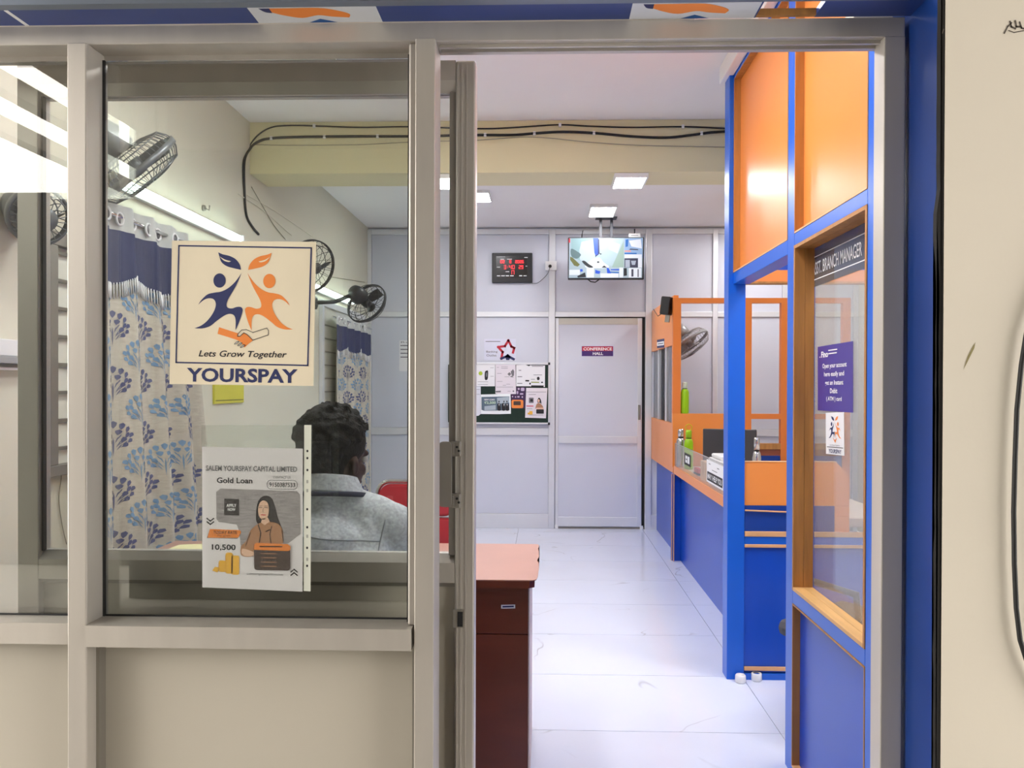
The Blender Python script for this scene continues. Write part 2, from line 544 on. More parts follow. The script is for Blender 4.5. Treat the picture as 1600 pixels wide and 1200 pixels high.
box('panel', WALLPANEL, d2, sl, sr, YB - 0.022, YB - 0.013, fz(807), fz(692))
b = B(); hx = fx(999)
b.box(hx - 0.012, hx + 0.012, YW - 0.004, YW + 0.002, fz(655), fz(632), bev=0.002)
b.tube([(hx, YW, fz(653)), (hx, YW - 0.03, fz(651)), (hx, YW - 0.03, fz(636)), (hx, YW, fz(634))], 0.006, 8)
b.obj('handle', ALU_DARK, d2)
for xx in (dx0 + 0.02, gx):
    box('hinge_block', WHITE, d2, xx - 0.016, xx + 0.016, YW - 0.004, YW + 0.002, 0.0, 0.035, bev=0.002)
box('threshold', ALU_DARK, d2, dx0, dx1, YW, YB - 0.013, 0.0, 0.015)

# ---- left wall window with a horizontal grille, beside the curtain
w3 = thing('window_3', 'window with a horizontal bar grille on the left wall', None, (XL, 3.15, 1.06), kind='structure')
wy0, wy1, wz0, wz1 = 2.60, 3.70, 1.06, 1.92
for ya, yb, za, zb in ((wy0, wy1, wz1 - 0.05, wz1), (wy0, wy1, wz0, wz0 + 0.04), (wy0, wy0 + 0.05, wz0 + 0.04, wz1 - 0.05), (wy1 - 0.05, wy1, wz0 + 0.04, wz1 - 0.05)):
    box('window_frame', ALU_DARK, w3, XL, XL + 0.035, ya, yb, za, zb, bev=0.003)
box('frosted_pane', mat('frosted_glass', (240, 238, 226), rough=0.25, var=0.01), w3, XL, XL + 0.008, wy0 + 0.05, wy1 - 0.05, wz0 + 0.04, wz1 - 0.05)
for k in range(8):
    z = px_z(400 + 42.6 * k, 2.75, 95)
    if wz0 + 0.05 < z < wz1 - 0.06:
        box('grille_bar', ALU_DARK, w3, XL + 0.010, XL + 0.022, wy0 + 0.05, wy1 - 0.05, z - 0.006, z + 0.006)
w4 = thing('window_4', 'tall window frame behind the far curtain on the left wall', None, (XL, 6.4, 0.6), kind='structure')
for ya, yb, za, zb in ((5.86, 7.30, 2.00, 2.05), (5.86, 7.30, 0.55, 0.60), (5.86, 5.91, 0.60, 2.00), (7.25, 7.30, 0.60, 2.00)):
    box('window_frame', ALU_IN, w4, XL, XL + 0.03, ya, yb, za, zb, bev=0.003)
box('frosted_pane', mat('frosted_glass'), w4, XL, XL + 0.008, 5.91, 7.25, 0.60, 2.00)
for k in range(12):
    box('grille_bar', ALU_DARK, w4, XL + 0.010, XL + 0.018, 5.91, 7.25, 0.70 + 0.105 * k, 0.71 + 0.105 * k)

# ================================================================== SHOPFRONT
YF = 1.50
def sx(p, Y=YF, py=604): return px_x(p, Y, py)
def sz(p, Y=YF, px=400): return px_z(p, Y, px)
ZH0, ZH1 = sz(67), sz(37)
ZS0, ZS1 = sz(1010), sz(977)
XJ0, XJ1 = sx(1378), sx(1411)
wf = thing('wall_front', 'aluminium framed shopfront wall with cream cladding below', None, (0, 1.53, 0), kind='structure')
b = B().box(-2.3, XJ1, YF, 1.566, ZH0, ZH1, bev=0.002)
b.obj('head_rail', ALU, wf)
for y0 in (1.516, 1.538):
    box('track_lip', ALU, wf, sx(684), XJ0, y0, y0 + 0.006, ZH0 - 0.006, ZH0)
box('track_lip', ALU, wf, -2.3, sx(640), 1.552, 1.566, ZH0 - 0.012, ZH0)
P1 = (sx(105, 1.49), sx(135, 1.49)); P2 = (sx(648, 1.49), sx(679, 1.49))
box('post', ALU, wf, P1[0], P1[1], 1.49, 1.566, 0, ZH0, bev=0.002)
box('post', ALU, wf, P2[0], P2[1], 1.488, 1.566, 0, ZH0 + 0.001, bev=0.002)
box('post', ALU, wf, -1.86, -1.82, 1.49, 1.566, 0, ZH0, bev=0.002)
box('jamb', ALU, wf, XJ0, XJ1, 1.498, 1.545, 0, ZH0, bev=0.002)
box('cladding_panel', CLAD, wf, P1[1], P2[0], 1.546, 1.556, 0, ZS0)
box('cladding_panel', CLAD, wf, -1.82, P1[0], 1.546, 1.556, 0, ZS0)
for xa, xb in ((P1[1], P2[0]), (-1.82, P1[0])):
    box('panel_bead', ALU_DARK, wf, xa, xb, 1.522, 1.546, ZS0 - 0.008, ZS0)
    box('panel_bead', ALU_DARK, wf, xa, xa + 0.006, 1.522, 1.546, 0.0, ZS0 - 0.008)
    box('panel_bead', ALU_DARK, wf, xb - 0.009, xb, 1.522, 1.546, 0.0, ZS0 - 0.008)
# wall above the head rail, open over the doorway
box('upper_wall', PLASTER, wf, -2.3, 0.30, 1.575, 1.62, ZH1, ZC)
box('upper_wall', PLASTER, wf, 0.62, XR, 1.575, 1.62, ZH1, ZC)
box('upper_wall', PLASTER, wf, 0.30, 0.62, 1.575, 1.62, 2.38, ZC)
box('upper_wall', PLASTER, wf, XJ1 + 0.03, XR, 1.575, 1.62, 0, ZH1)
box('upper_wall', PLASTER, wf, -6.0, -1.86, 1.50, 1.62, 0, 3.4)

# fixed glass bays
for nm, xa, xb, lab in (('window_1', -1.82, P1[0], 'narrow fixed glass bay at the left edge of the shopfront'), ('window_2', P1[1], P2[0], 'wide fixed glass bay of the shopfront')):
    w = thing(nm, lab, None, ((xa + xb) / 2, 1.53, ZS0), kind='structure')
    box('glass_pane', GLASS_OUT, w, xa, xb, 1.549, 1.553, ZS1, ZH0 - 0.012)
    yfr = 1.484 if nm == 'window_2' else 1.497
    xr = sx(643, 1.484) if nm == 'window_2' else xb
    F = lambda u, v, t: Vector((t, u, v))
    bb = B().prism([(yfr, ZS0), (yfr, ZS1), (1.556, ZS1 + 0.001), (1.556, ZS0)], F, xa + 0.0005, xr)
    bb.obj('sill_rail', ALU, w)
    box('gasket', RUBBER, w, xa, xa + 0.005, 1.545, 1.549, ZS1, ZH0 - 0.012)
    if nm == 'window_2':
        box('glazing_bead', ALU, w, sx(638, 1.51), P2[0], 1.507, 1.549, ZS1 + 0.001, ZH0, bev=0.004)
        box('gasket', RUBBER, w, sx(636.5, 1.53), sx(638, 1.51), 1.53, 1.549, ZS1, ZH0 - 0.012)
    box('gasket', RUBBER, w, xa, xb, 1.546, 1.549, ZS1, ZS1 + 0.004)

# ---- sliding door parked behind the wide bay
YD0, YD1 = 1.630, 1.672
d1 = thing('door_1', 'sliding aluminium and glass entrance door standing open', None, (-0.6, 1.65, 0.0), kind='structure')
dl0, dl1 = sx(27, YD0), sx(60, YD0); dr0, dr1 = sx(711, YD0), sx(742, YD0)
dzt0, dzt1 = sz(145, YD0), sz(97, YD0)
ZR0, ZR1 = sz(908, YD0), sz(877, YD0)
b = B().box(dl0, dl1, YD0, YD1, 0.012, dzt1, bev=0.002); b.obj('stile', ALU, d1)
b = B().box(dr0, dr1, YD0, YD1, 0.012, dzt1, bev=0.004)
for xx in (0.30, 0.55):
    xc = dr0 + (dr1 - dr0) * xx
    b.box(xc - 0.0015, xc + 0.0015, YD0 - 0.0012, YD0 + 0.001, 0.02, dzt1 - 0.01)
b.obj('stile', ALU, d1)
F = lambda u, v, t: Vector((t, u, v))
b = B().prism([(YD0, dzt1), (YD0, sz(128, YD0)), (YD0 + 0.012, dzt0), (YD1, dzt0), (YD1, dzt1)], F, dl1, dr0); b.obj('top_rail', ALU, d1)
b = B().prism([(YD0, ZR0), (YD0, ZR1), (YD0 + 0.020, ZR1 + 0.016), (YD1, ZR1 + 0.016), (YD1, ZR0)], F, dl1, dr0); b.obj('middle_rail', ALU, d1)
box('bottom_rail', ALU, d1, dl1, dr0, YD0, YD1, 0.012, 0.10, bev=0.002)
box('glass_pane', GLASS_DOOR, d1, dl1, dr0, 1.651, 1.655, ZR1 + 0.016, dzt0)
box('door_panel', CLAD, d1, dl1, dr0, 1.648, 1.656, 0.10, ZR0)
box('panel_bead', ALU_DARK, d1, dl1, dr0, 1.640, 1.648, ZR0 - 0.010, ZR0)
box('gasket', RUBBER, d1, dr0 - 0.012, dr0, 1.640, 1.651, sz(230, YD0), sz(158, YD0))
box('inner_stile', ALU_DARK, d1, sx(701, YD0), dr0 - 0.0002, 1.636, 1.660, ZR1 + 0.016, dzt0)
box('gasket', RUBBER, d1, dl1, dl1 + 0.004, 1.640, 1.651, ZR1 + 0.016, dzt0)
h = B()
hx0, hx1, hz0, hz1 = sx(686, 1.60), sx(706, 1.60), sz(792, 1.60, 700), sz(690, 1.60, 700)
Fh = lambda u, v, t: Vector((u, t, v))
h.prism(rrect(hx0, hz0, hx1, hz1, 0.009), Fh, 1.596, 1.606)
ho = h.obj('handle', ALU_DARK, d1)
for za, zb in ((712, 689), (792, 770)):
    box('handle_plate', ALU_DARK, ho, hx1 - 0.004, sx(721, YD0), 1.612, YD0 - 0.0015, sz(za, YD0, 700), sz(zb, YD0, 700), bev=0.002)
    box('handle_arm', ALU_DARK, ho, hx1 - 0.010, hx1 + 0.004, 1.602, YD0 - 0.002, sz(za, YD0, 700) + 0.004, sz(zb, YD0, 700) - 0.004)
    for px, py in ((714, (za + zb) / 2 - 2), (717, (za + zb) / 2 + 4)):
        c = at_y(px, py, 1.611)
        B().lathe([(0.0026, 0), (0.0026, 0.002)], axis_matrix(c, (0, -1, 0)), 10).obj('screw_hole', RUBBER, ho)
lk = box('lock_plate', ALU_DARK, d1, sx(709, YD0), sx(725, YD0), YD0 - 0.003, YD0 - 0.0013, sz(980, YD0, 700), sz(952, YD0, 700))
box('lock_slot', RUBBER, lk, sx(716, YD0), sx(724, YD0), YD0 - 0.0045, YD0 - 0.003, sz(978, YD0, 700), sz(955, YD0, 700))

# ---- blue soffit and reveal round the shopfront
XBL = 0.697
zs = ZH1 + 0.001
yfr = at_z(700, 8, zs).y
hxa, hxb = sx(1180, YF, 28), sx(1272, YF, 28)
sf = thing('shop_soffit', 'navy sign soffit with white printed panels over the entrance', 'soffit', (0, 1.46, zs))
box('soffit_board', NAVYSOFFIT, sf, -2.3, hxa, yfr, YF, zs, zs + 0.012)
box('soffit_board', NAVYSOFFIT, sf, hxb, XBL, yfr, YF, zs, zs + 0.012)
box('batten', WOOD, sf, hxa, hxb, 1.488, 1.4985, ZH1 + 0.0008, zs + 0.012)
box('front_rail', mat('grey_blue_metal', (120, 130, 146), rough=0.35, metal=0.5), sf, -2.3, sx(1420, yfr, 5), yfr - 0.02, yfr, zs - 0.0005, zs + 0.07)
for xa, xb in ((405, 598), (983, 1177)):
    xa, xb = sx(xa, YF, 36), sx(xb, YF, 36)
    S = Sheet((xa, yfr + 0.001, zs), (xb, yfr + 0.001, zs), (xa, YF - 0.001, zs), (0, 0, -1), (0, 0, 190, 30))
    pn = S.slab('printed_panel', mat('white_banner_vinyl', (214, 218, 226), rough=0.4), sf, 0.0006)
    S.ink('arm_print', INK_ORANGE, pn, [smooth_poly([(32, 1, 1), (60, 1), (105, 1), (130, 6), (146, 13), (143, 20, 1), (118, 18), (98, 15), (72, 20), (48, 15), (32, 9, 1)], 4)], 0.0010)
    S.ink('cuff_print', INK_NAVY, pn, [smooth_poly([(16, 1, 1), (32, 1, 1), (32, 10, 1), (22, 8)], 4)], 0.0010)
    S.ink('peak_print', mat('blue_ink', (28, 84, 150), rough=0.5), pn, [[(78, 29.5), (98, 22), (122, 29.5)]], 0.0010)
box('printed_stripe', INK_WHITE, sf, sx(40, YF, 37), sx(46, YF, 37), yfr + 0.001, YF - 0.001, zs - 0.0006, zs)
rv = struct('trim_1', B().box(XBL, XBL + 0.05, 1.397, 1.575, 0, 2.6), mat('dull_blue_board', (20, 54, 122), rough=0.32, var=0.1, scale=5), 'glossy blue reveal board at the right of the entrance')
# cream outer wall and a ragged black strip standing in for the shadow in the gap
xw = XBL + 0.0075
wr = struct('wall_outside', B().box(xw, 4.0, 1.383, 1.49, 0, 3.4), PLASTER, 'cream plastered outer wall at the right edge')
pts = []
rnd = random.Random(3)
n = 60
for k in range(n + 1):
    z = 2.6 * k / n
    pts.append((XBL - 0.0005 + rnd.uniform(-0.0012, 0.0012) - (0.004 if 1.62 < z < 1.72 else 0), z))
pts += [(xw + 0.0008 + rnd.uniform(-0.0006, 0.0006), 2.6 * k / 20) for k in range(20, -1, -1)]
jn = B().prism(pts, lambda u, v, t: Vector((u, t, v)), 1.384, 1.3965).obj('joint_shadow', mat('black_gap_shade', (24, 22, 20), rough=0.9), wr)
sm = Sheet(at_y(1566, 30, 1.383), at_y(1606, 30, 1.383), at_y(1566, 60, 1.383), (0, -1, 0), (0, 0, 40, 30))
SMUDGE = mat('soot_smudge', (96, 88, 80), rough=0.9)
sm.ink('soot_mark', SMUDGE, wr, [stroke(p, w)[i] for p, w in (([(3, 22), (8, 12), (14, 6)], 2.2), ([(12, 4), (14, 12), (20, 15)], 2.6), ([(20, 3), (22, 12), (28, 12)], 2.8), ([(10, 18), (18, 21), (34, 18)], 1.6), ([(27, 5), (30, 14), (38, 16)], 2.6)) for i in range(2)], 0.0006)
sm.ink('soot_mark', SMUDGE, wr, [stroke([(-92, 16), (-94, 22)], 1.5)[0]], 0.0006)
sc = Sheet(at_y(1500, 530, 1.383), at_y(1530, 530, 1.383), at_y(1500, 585, 1.383), (0, -1, 0), (0, 0, 30, 55))
sc.ink('scratch_mark', mat('olive_scratch', (150, 140, 96), rough=0.9), wr, [[(5, 48), (12, 26), (24, 4), (22, 14), (14, 30)]], 0.0006)
cb = B().tube([at_y(x, y, 1.372) for x, y in ((1720, 250), (1660, 380), (1620, 470), (1604, 520), (1596, 570), (1589, 640), (1586, 720), (1584, 800), (1585, 880), (1588, 950), (1594, 1000), (1604, 1032), (1625, 1075), (1670, 1120), (1720, 1130))], 0.0042, 10)
tag(cb.obj('outdoor_cable', RUBBER), 'black cable hanging on the cream outer wall at the right edge', 'cable')

# ---- the porch behind the camera (mirrored faintly in the shopfront glass)
struct('porch_roof', B().box(-2.45, 4.0, -1.95, 1.36, 2.90, 3.02), mat('porch_soffit', (120, 112, 102), rough=0.9), 'concrete porch roof outside the shop')
for x in (-2.98, -3.48):
    struct('porch_rafter', B().box(x - 0.05, x + 0.05, -3.4, 1.36, 2.98, 3.08), mat('rafter_steel', (120, 112, 100), rough=0.7), 'steel rafter outside the shop')
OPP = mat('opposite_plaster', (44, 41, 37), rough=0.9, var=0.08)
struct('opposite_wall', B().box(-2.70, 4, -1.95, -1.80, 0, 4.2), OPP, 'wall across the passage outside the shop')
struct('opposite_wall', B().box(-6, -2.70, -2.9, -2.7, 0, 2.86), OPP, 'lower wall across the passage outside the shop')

# ================================================================== MANAGER CABIN (blue and orange partition along the corridor)
XC0, XC1 = 0.88, 0.955
ZL0, ZL1 = 1.865, 1.918            # lintel rail
ZT = 2.86
cab = thing('office_partition', 'tall blue framed partition with orange top panels and a glass window at right', 'partition', (0.9, 2.8, 0))
YP0, YP1 = at_x(1145, 600, XC0).y, at_x(1145, 600, XC0).y + 0.09             # far corner post
YM0, YM1 = at_x(1240, 600, XC0).y, at_x(1229.5, 600, XC0).y            # middle post
YN0, YN1 = 1.63, at_x(1354, 600, XC0).y             # near post against the shopfront
box('post', BLUEFRAME, cab, 0.858, 0.938, YP0, YP1, 0, ZT, bev=0.002)
box('post', BLUEFRAME, cab, XC0, XC1, YM0, YM1, 0, ZT, bev=0.002)
box('post', BLUEFRAME, cab, XC0, XC1, YN0, YN1, 0, ZT, bev=0.002)
box('rail', BLUEFRAME, cab, XC0, XC1, YM1, YP0, ZL0, ZL1, bev=0.002)
box('rail', BLUEFRAME, cab, XC0, XC1, YN1, YM0, ZL0 + 0.018, ZL1 + 0.008, bev=0.002)
box('rail', BLUEFRAME, cab, XC0, XC1, YN1, YM0, 0.612, 0.660, bev=0.002)
box('rail', BLUEFRAME, cab, XC0, XC1, YN1, YM0, 0.0, 0.03, bev=0.002)
box('rail', BLUEFRAME, cab, XC0, XC1, YN1, YP0, ZT - 0.03, ZT, bev=0.002)
box('orange_panel', ORANGE, cab, 0.910, 0.918, YM1, YP0, ZL1, ZT - 0.03)
box('orange_panel', ORANGE, cab, 0.910, 0.918, YN1, YM0, ZL1 + 0.008, ZT - 0.03)
box('blue_panel', BLUE, cab, 0.906, 0.914, YN1, YM0, 0.03, 0.612)
def reveal(x1, ya, yb, za, zb, m=WOOD, t=0.006):
    """wooden beads lining a rectangular opening of the partition"""
    box('bead', m, cab, XC0 - 0.001, x1, yb - t, yb - 0.0002, za, zb)
    box('bead', m, cab, XC0 - 0.001, x1, ya + 0.0002, ya + t, za, zb)
    box('bead', WOODEDGE, cab, XC0 - 0.001, x1, ya + t, yb - t, za + 0.0002, za + t)
    box('bead', m, cab, XC0 - 0.001, x1, ya + t, yb - t, zb - t, zb - 0.0002)
reveal(0.910, YM1, YP0, ZL1, ZT - 0.03)
reveal(0.910, YN1, YM0, ZL1 + 0.008, ZT - 0.03)
reveal(0.906, YN1, YM0, 0.03, 0.612)
za, zb = 0.660, ZL0 + 0.018
for xa, xb in ((XC0 - 0.002, 0.9145), (0.9155, 0.947)):
    for y0, y1 in ((YM0 - 0.012, YM0 - 0.0002), (YN1 + 0.0002, YN1 + 0.012)):
        box('window_lining', WOOD, cab, xa, xb, y0, y1, za, zb)
    box('window_lining', WOOD, cab, xa, xb, YN1 + 0.012, YM0 - 0.012, zb - 0.012, zb - 0.0002)
    box('window_lining', mat('sill_pine', (216, 170, 108), rough=0.45, var=0.12, scale=5, stretch=(9, 0.8, 9)), cab, xa, xb, YN1 + 0.012, YM0 - 0.012, za + 0.0002, za + 0.012)
box('glass_pane', GLASS_IN, cab, 0.948, 0.952, YN1 + 0.001, YM0 - 0.001, za + 0.001, zb - 0.001)
XG = 0.9475
ga, gb = at_x(1268, 400, XG), at_x(1356, 400, XG)
S = Sheet((XG, ga.y, 1.90), (XG, ga.y - 0.62, 1.90), (XG, ga.y, 1.735), (-1, 0, 0), (0, 0, 100, 30))
fm = S.slab('frosted_band', glass('etched_film', fac=0.05, tint=(172, 180, 196), haze=0.10), cab, 0.0006)
S.ink('etched_line', INK_WHITE, fm, stroke([(1, 11), (100, 11)], 0.6) + stroke([(1, 25.5), (100, 25.5)], 0.6), 0.0010)
S.text('ASST. BRANCH MANAGER', 2.5, 71, 14.5, 22.5, INK_WHITE, fm, 0.0010, bold=0.005)
box('cornice', CEILPAINT, cab, 0.835, 0.879, YN0, YP1 + 0.02, 2.845, ZC - 0.002, bev=0.004)
box('top_fill', CEILPAINT, cab, 0.88, XC1, YN0, YP1, ZT, ZC - 0.002)

# ---- screen at the back of the manager cabin
YS = 3.655
scr = thing('cabin_screen', 'orange and blue back screen seen through the doorway of the cabin', 'screen', (1.6, YS, 0))
x0, x1 = 0.940, 2.95
def sz3(p): return px_z(p, YS, 1195)
box('blue_panel', BLUE, scr, x0, x1, YS, YS + 0.03, 0.03, sz3(855))
box('base_rail', BLUEFRAME, scr, x0, x1, YS - 0.012, YS + 0.04, 0.0, 0.03)
box('blue_rail', BLUEFRAME, scr, x0, x1, YS - 0.008, YS + 0.04, sz3(850), sz3(838))
for pa, pb in ((1047, 1041), (855, 850), (838, 830)):
    box('bead', WOODEDGE, scr, x0, x1, YS - 0.012, YS - 0.0005, sz3(pa), sz3(pb), bev=0.002)
box('blue_panel', BLUEDEEP, scr, x0, 1.36, YS - 0.004, YS + 0.03, sz3(830), sz3(790))
xr_ = 1.43
F = lambda u, v, t: Vector((u, t, v))
B().prism([(x0, sz3(790) + 0.001), (xr_, sz3(790) + 0.001), (xr_, 0.94), (xr_ - 0.02, 0.985), (xr_ - 0.06, sz3(722)), (x0, sz3(722))], F, YS, YS + 0.018).obj('orange_panel', ORANGE, scr)
B().prism([(1.3605, sz3(830)), (xr_, sz3(830)), (xr_, sz3(790)), (1.3605, sz3(790))], F, YS, YS + 0.018).obj('orange_panel', ORANGE, scr)
box('edge_strip', WOODEDGE, scr, x0, xr_ - 0.06, YS - 0.002, YS + 0.020, sz3(722), sz3(722) + 0.004)
B().tube([(x0, YS - 0.012, sz3(797)), (1.2, YS - 0.012, sz3(800))], 0.004, 6).obj('edge_strip', WOODEDGE, scr)
box('orange_beam', ORANGE, scr, x0, x1, YS, YS + 0.05, sz3(440), sz3(422))
box('bead', WOOD, scr, x0, x1, YS - 0.004, YS + 0.05, sz3(443), sz3(440))
box('blue_header', BLUE, scr, x0, x1, YS, YS + 0.05, sz3(422), ZC - 0.005)
box('end_post', BLUEFRAME, scr, 2.95, XR - 0.002, YS, YS + 0.05, 0, ZC - 0.005)

# ================================================================== SERVICE COUNTER and the screens behind it
XK = 1.015
ZW = 0.752
ctr = thing('service_counter', 'long blue fronted service counter with an orange ledge and clear guard', 'counter', (1.3, 5.0, 0))
ca, cb_ = 3.72, 6.12
box('front_panel', BLUE, ctr, 1.075, 1.095, ca, cb_, 0, 0.70)
box('orange_ledge', ORANGE, ctr, XK, 1.073, ca, cb_, 0.694, 0.756, bev=0.002)
box('worktop', mat('beige_worktop', (224, 210, 196), rough=0.35), ctr, 1.0735, 1.72, ca, cb_, 0.712, ZW)
box('bead', WOODEDGE, ctr, XK - 0.002, XK + 0.004, 6.10, 6.118, 0, 0.69)
grd = thing('counter_guard', 'clear acrylic guard standing along the orange ledge of the service counter', 'guard', (XK + 0.008, 5.0, 0.7565))
box('guard_sheet', ACRYLIC, grd, XK + 0.006, XK + 0.010, 3.9, 6.09, 0.7565, 0.935)
for zz in (0.935,):
    box('guard_edge', mat('acrylic_edge', (150, 150, 150), rough=0.3), grd, XK + 0.005, XK + 0.011, 3.9, 6.09, zz, zz + 0.003)
box('guard_edge', mat('acrylic_edge'), grd, XK + 0.005, XK + 0.011, 6.09, 6.093, 0.7565, 0.938)
def guard_sign(name, label, pxa, pxb, za, zb, cat='sign'):
    ya, yb = at_x(pxa, 740, XK + 0.004).y, at_x(pxb, 740, XK + 0.004).y
    S = Sheet((XK + 0.0055, ya, zb), (XK + 0.0055, yb, zb), (XK + 0.0055, ya, za), (-1, 0, 0), (0, 0, 100, 50))
    t = thing(name, label, cat, (XK + 0.005, (ya + yb) / 2, za))
    return S, t
S, t = guard_sign('counter_sign', 'white sign with a dark lettered band stuck on the clear counter guard', 1104, 1130, 0.785, 0.925)
S.slab('sheet', PAPER, t, 0.0008)
S.ink('band', INK_BLACK, t, [[(4, 26), (96, 26), (96, 46), (4, 46)]], 0.0012)
S.text('MAY I HELP YOU', 8, 92, 30, 42, INK_WHITE, t, 0.0018, bold=0.02)
S.ink('print_line', INK_GREY, t, stroke([(14, 8), (24, 8)], 2) + stroke([(66, 10), (76, 10)], 2) + stroke([(35, 19), (65, 19)], 1.5), 0.0012)
S, t = guard_sign('counter_label', 'small dark framed label stuck on the far end of the clear guard', 1069, 1079, 0.815, 0.90)
S.slab('sheet', INK_BLACK, t, 0.0008)
S.ink('print', INK_WHITE, t, [[(18, 10), (82, 10), (82, 40), (18, 40)]], 0.0012)
S.ink('print_mark', INK_BLACK, t, stroke([(50, 12), (50, 38)], 6) + stroke([(28, 25), (42, 25)], 5), 0.0016)

# screen between the second and third desk
YQ = 6.15
q = thing('desk_screen', 'orange screen frame with open windows standing behind the counter', 'screen', (1.6, YQ, 0))
def qz(p): return px_z(p, YQ, 1060)
def qx(p): return px_x(p, YQ)
qa, qb = YQ - 0.022, YQ + 0.03
box('fin_panel', BLUE, q, 1.003, 1.10, qa, qb, 0, 0.69)
box('bead', WOODEDGE, q, 1.000, 1.006, qa - 0.004, qa - 0.0003, 0, 0.69)
Zt0, Zt1 = qz(474), qz(466); Zo = qz(646)
box('post', ORANGEFRAME, q, 1.008, qx(1063), qa, qb, Zo, Zt1)
box('top_rail', ORANGEFRAME, q, qx(1063), 2.4, qa, qb, Zt0, Zt1)
box('orange_panel', ORANGE, q, 1.008, qx(1156), qa, qb, 0.745, Zo)
box('post', ORANGEFRAME, q, qx(1156), qx(1173), qa, qb, 0.0, Zt0)
box('post', ORANGEFRAME, q, qx(1219), qx(1240), qa, qb, 0.0, Zt0)
box('post', ORANGEFRAME, q, 2.34, 2.40, qa, qb, 0.0, Zt0)
for a_, b_ in ((qx(1173), qx(1219)), (qx(1240), 2.34)):
    box('middle_rail', ORANGEFRAME, q, a_, b_, qa, qb, qz(654), Zo)
    box('lower_rail', WOOD, q, a_, b_, qa, qb, qz(701), qz(692))
    box('brown_panel', mat('brown_laminate', (140, 76, 52), rough=0.5), q, a_, b_, qa + 0.01, qb - 0.01, qz(711), qz(701))
    box('base_panel', BLUEDEEP, q, a_, b_, qa + 0.01, qb - 0.01, 0, qz(711))

# far cubicle front next to the conference door
fc = thing('cubicle_front', 'orange cubicle front with a narrow glass window beside the conference door', 'partition', (1.05, 6.8, 0))
fy0, fy1 = 6.185, YW - 0.01
box('blue_panel', BLUE, fc, 1.075, 1.10, fy0, fy1, 0, 0.69)
box('orange_panel', ORANGE, fc, 1.022, 1.06, fy0, fy1, 0.69, 1.085)
box('orange_header', ORANGE, fc, 1.022, 1.06, fy0, fy1, 1.72, 2.115)
box('glass_pane', glass('cubicle_glass', fac=0.12, tint=(232, 238, 242)), fc, 1.038, 1.043, fy0, fy1, 1.085, 1.72)
for y in (6.64, 7.08):
    box('window_bar', ALU_IN, fc, 1.030, 1.052, y - 0.02, y + 0.02, 1.086, 1.719)
S = Sheet(at_x(1027, 531, 1.0215), at_x(1038, 529, 1.0215), at_x(1027, 544, 1.0215), (-1, 0, 0), (0, 0, 100, 60))
t = thing('name_sign', 'small dark name sign on the orange cubicle header', 'sign', S.P(50, 60))
S.slab('plate', INK_NAVY, t, 0.002)
S.ink('print', INK_WHITE, t, [[(0, 18), (100, 18), (100, 44), (0, 44)]], 0.0026)
S.ink('print_mark', INK_GREY, t, stroke([(14, 31), (86, 31)], 8), 0.0030)

# speaker on the top corner of the cubicle
c = at_y(1042, 478, 6.2)
sp = thing('speaker', 'small black loudspeaker on the top corner of the orange cubicle', 'speaker', (c.x, c.y, c.z - 0.09))
M = Matrix.Translation(c) @ Matrix.Rotation(-0.5, 4, 'Z') @ Matrix.Rotation(0.12, 4, 'Y')
B().box(-0.038, 0.036, -0.045, 0.045, -0.072, 0.072, bev=0.006, M=M).obj('cabinet', BLACKP, sp)
B().box(-0.041, -0.037, -0.038, 0.038, -0.064, 0.064, bev=0.002, M=M).obj('grille', DGREY, sp)
B().box(0.0, 0.036, -0.01, 0.01, -0.13, -0.072, M=M).obj('bracket', ALU_DARK, sp)
bw = B().tube([at_y(1034, 490, 6.5), at_y(1028, 494, 6.6), at_y(1021, 483, 6.9)], 0.003, 6).obj('speaker_wire', RUBBER, sp)

# ---- things on the counter
def bottle(name, label, c, h, r, m, capm, loop=None, group=None):
    t = thing(name, label, 'bottle', c, group)
    M = Matrix.Translation(Vector(c))
    hb = h * 0.78
    B().lathe([(r * 0.92, 0), (r, h * 0.03), (r, hb * 0.86), (r * 0.85, hb * 0.95), (r * 0.6, hb)], M, 24).obj('body', m, t)
    B().lathe([(r * 0.62, hb), (r * 0.62, hb + h * 0.02)], M, 20).obj('neck_ring', BLACKP, t)
    B().lathe([(r * 0.66, hb + h * 0.02), (r * 0.66, h * 0.97), (r * 0.5, h)], M, 20).obj('cap', capm, t)
    if loop:
        R = r * 0.7
        B().tube([(c[0] + R * math.cos(a * PI / 8), c[1], c[2] + h + R * 0.8 + R * math.sin(a * PI / 8)) for a in range(16)], R * 0.2, 6, closed=True).obj('carry_loop', loop, t)
    return t
c = at_y(1064, 700, 6.02); bottle('steel_bottle', 'steel bottle at the far end of the counter behind the guard', (c.x, c.y, ZW + 0.0004), 0.30, 0.036, SILVER, SILVER)
c = at_y(1076, 700, 5.90); bottle('water_bottle', 'lime green bottle standing on the counter behind the clear guard', (c.x, c.y, ZW + 0.0004), 0.30, 0.034, LIME, LIME, loop=mat('yellow_loop', (220, 180, 20), rough=0.4))
c = at_y(1069, 620, YQ); bottle('water_bottle', 'lime green bottle standing in the upper window of the orange screen', (c.x + 0.006, YQ + 0.004, Zo), 0.25, 0.032, LIME, mat('clear_lid', (210, 220, 200), rough=0.3))
c = at_y(1182.5, 700, 4.35); bottle('steel_bottle', 'steel bottle beside the dark monitor, seen through the cabin doorway', (c.x, c.y, ZW + 0.0004), 0.345, 0.024, SILVER, SILVER)

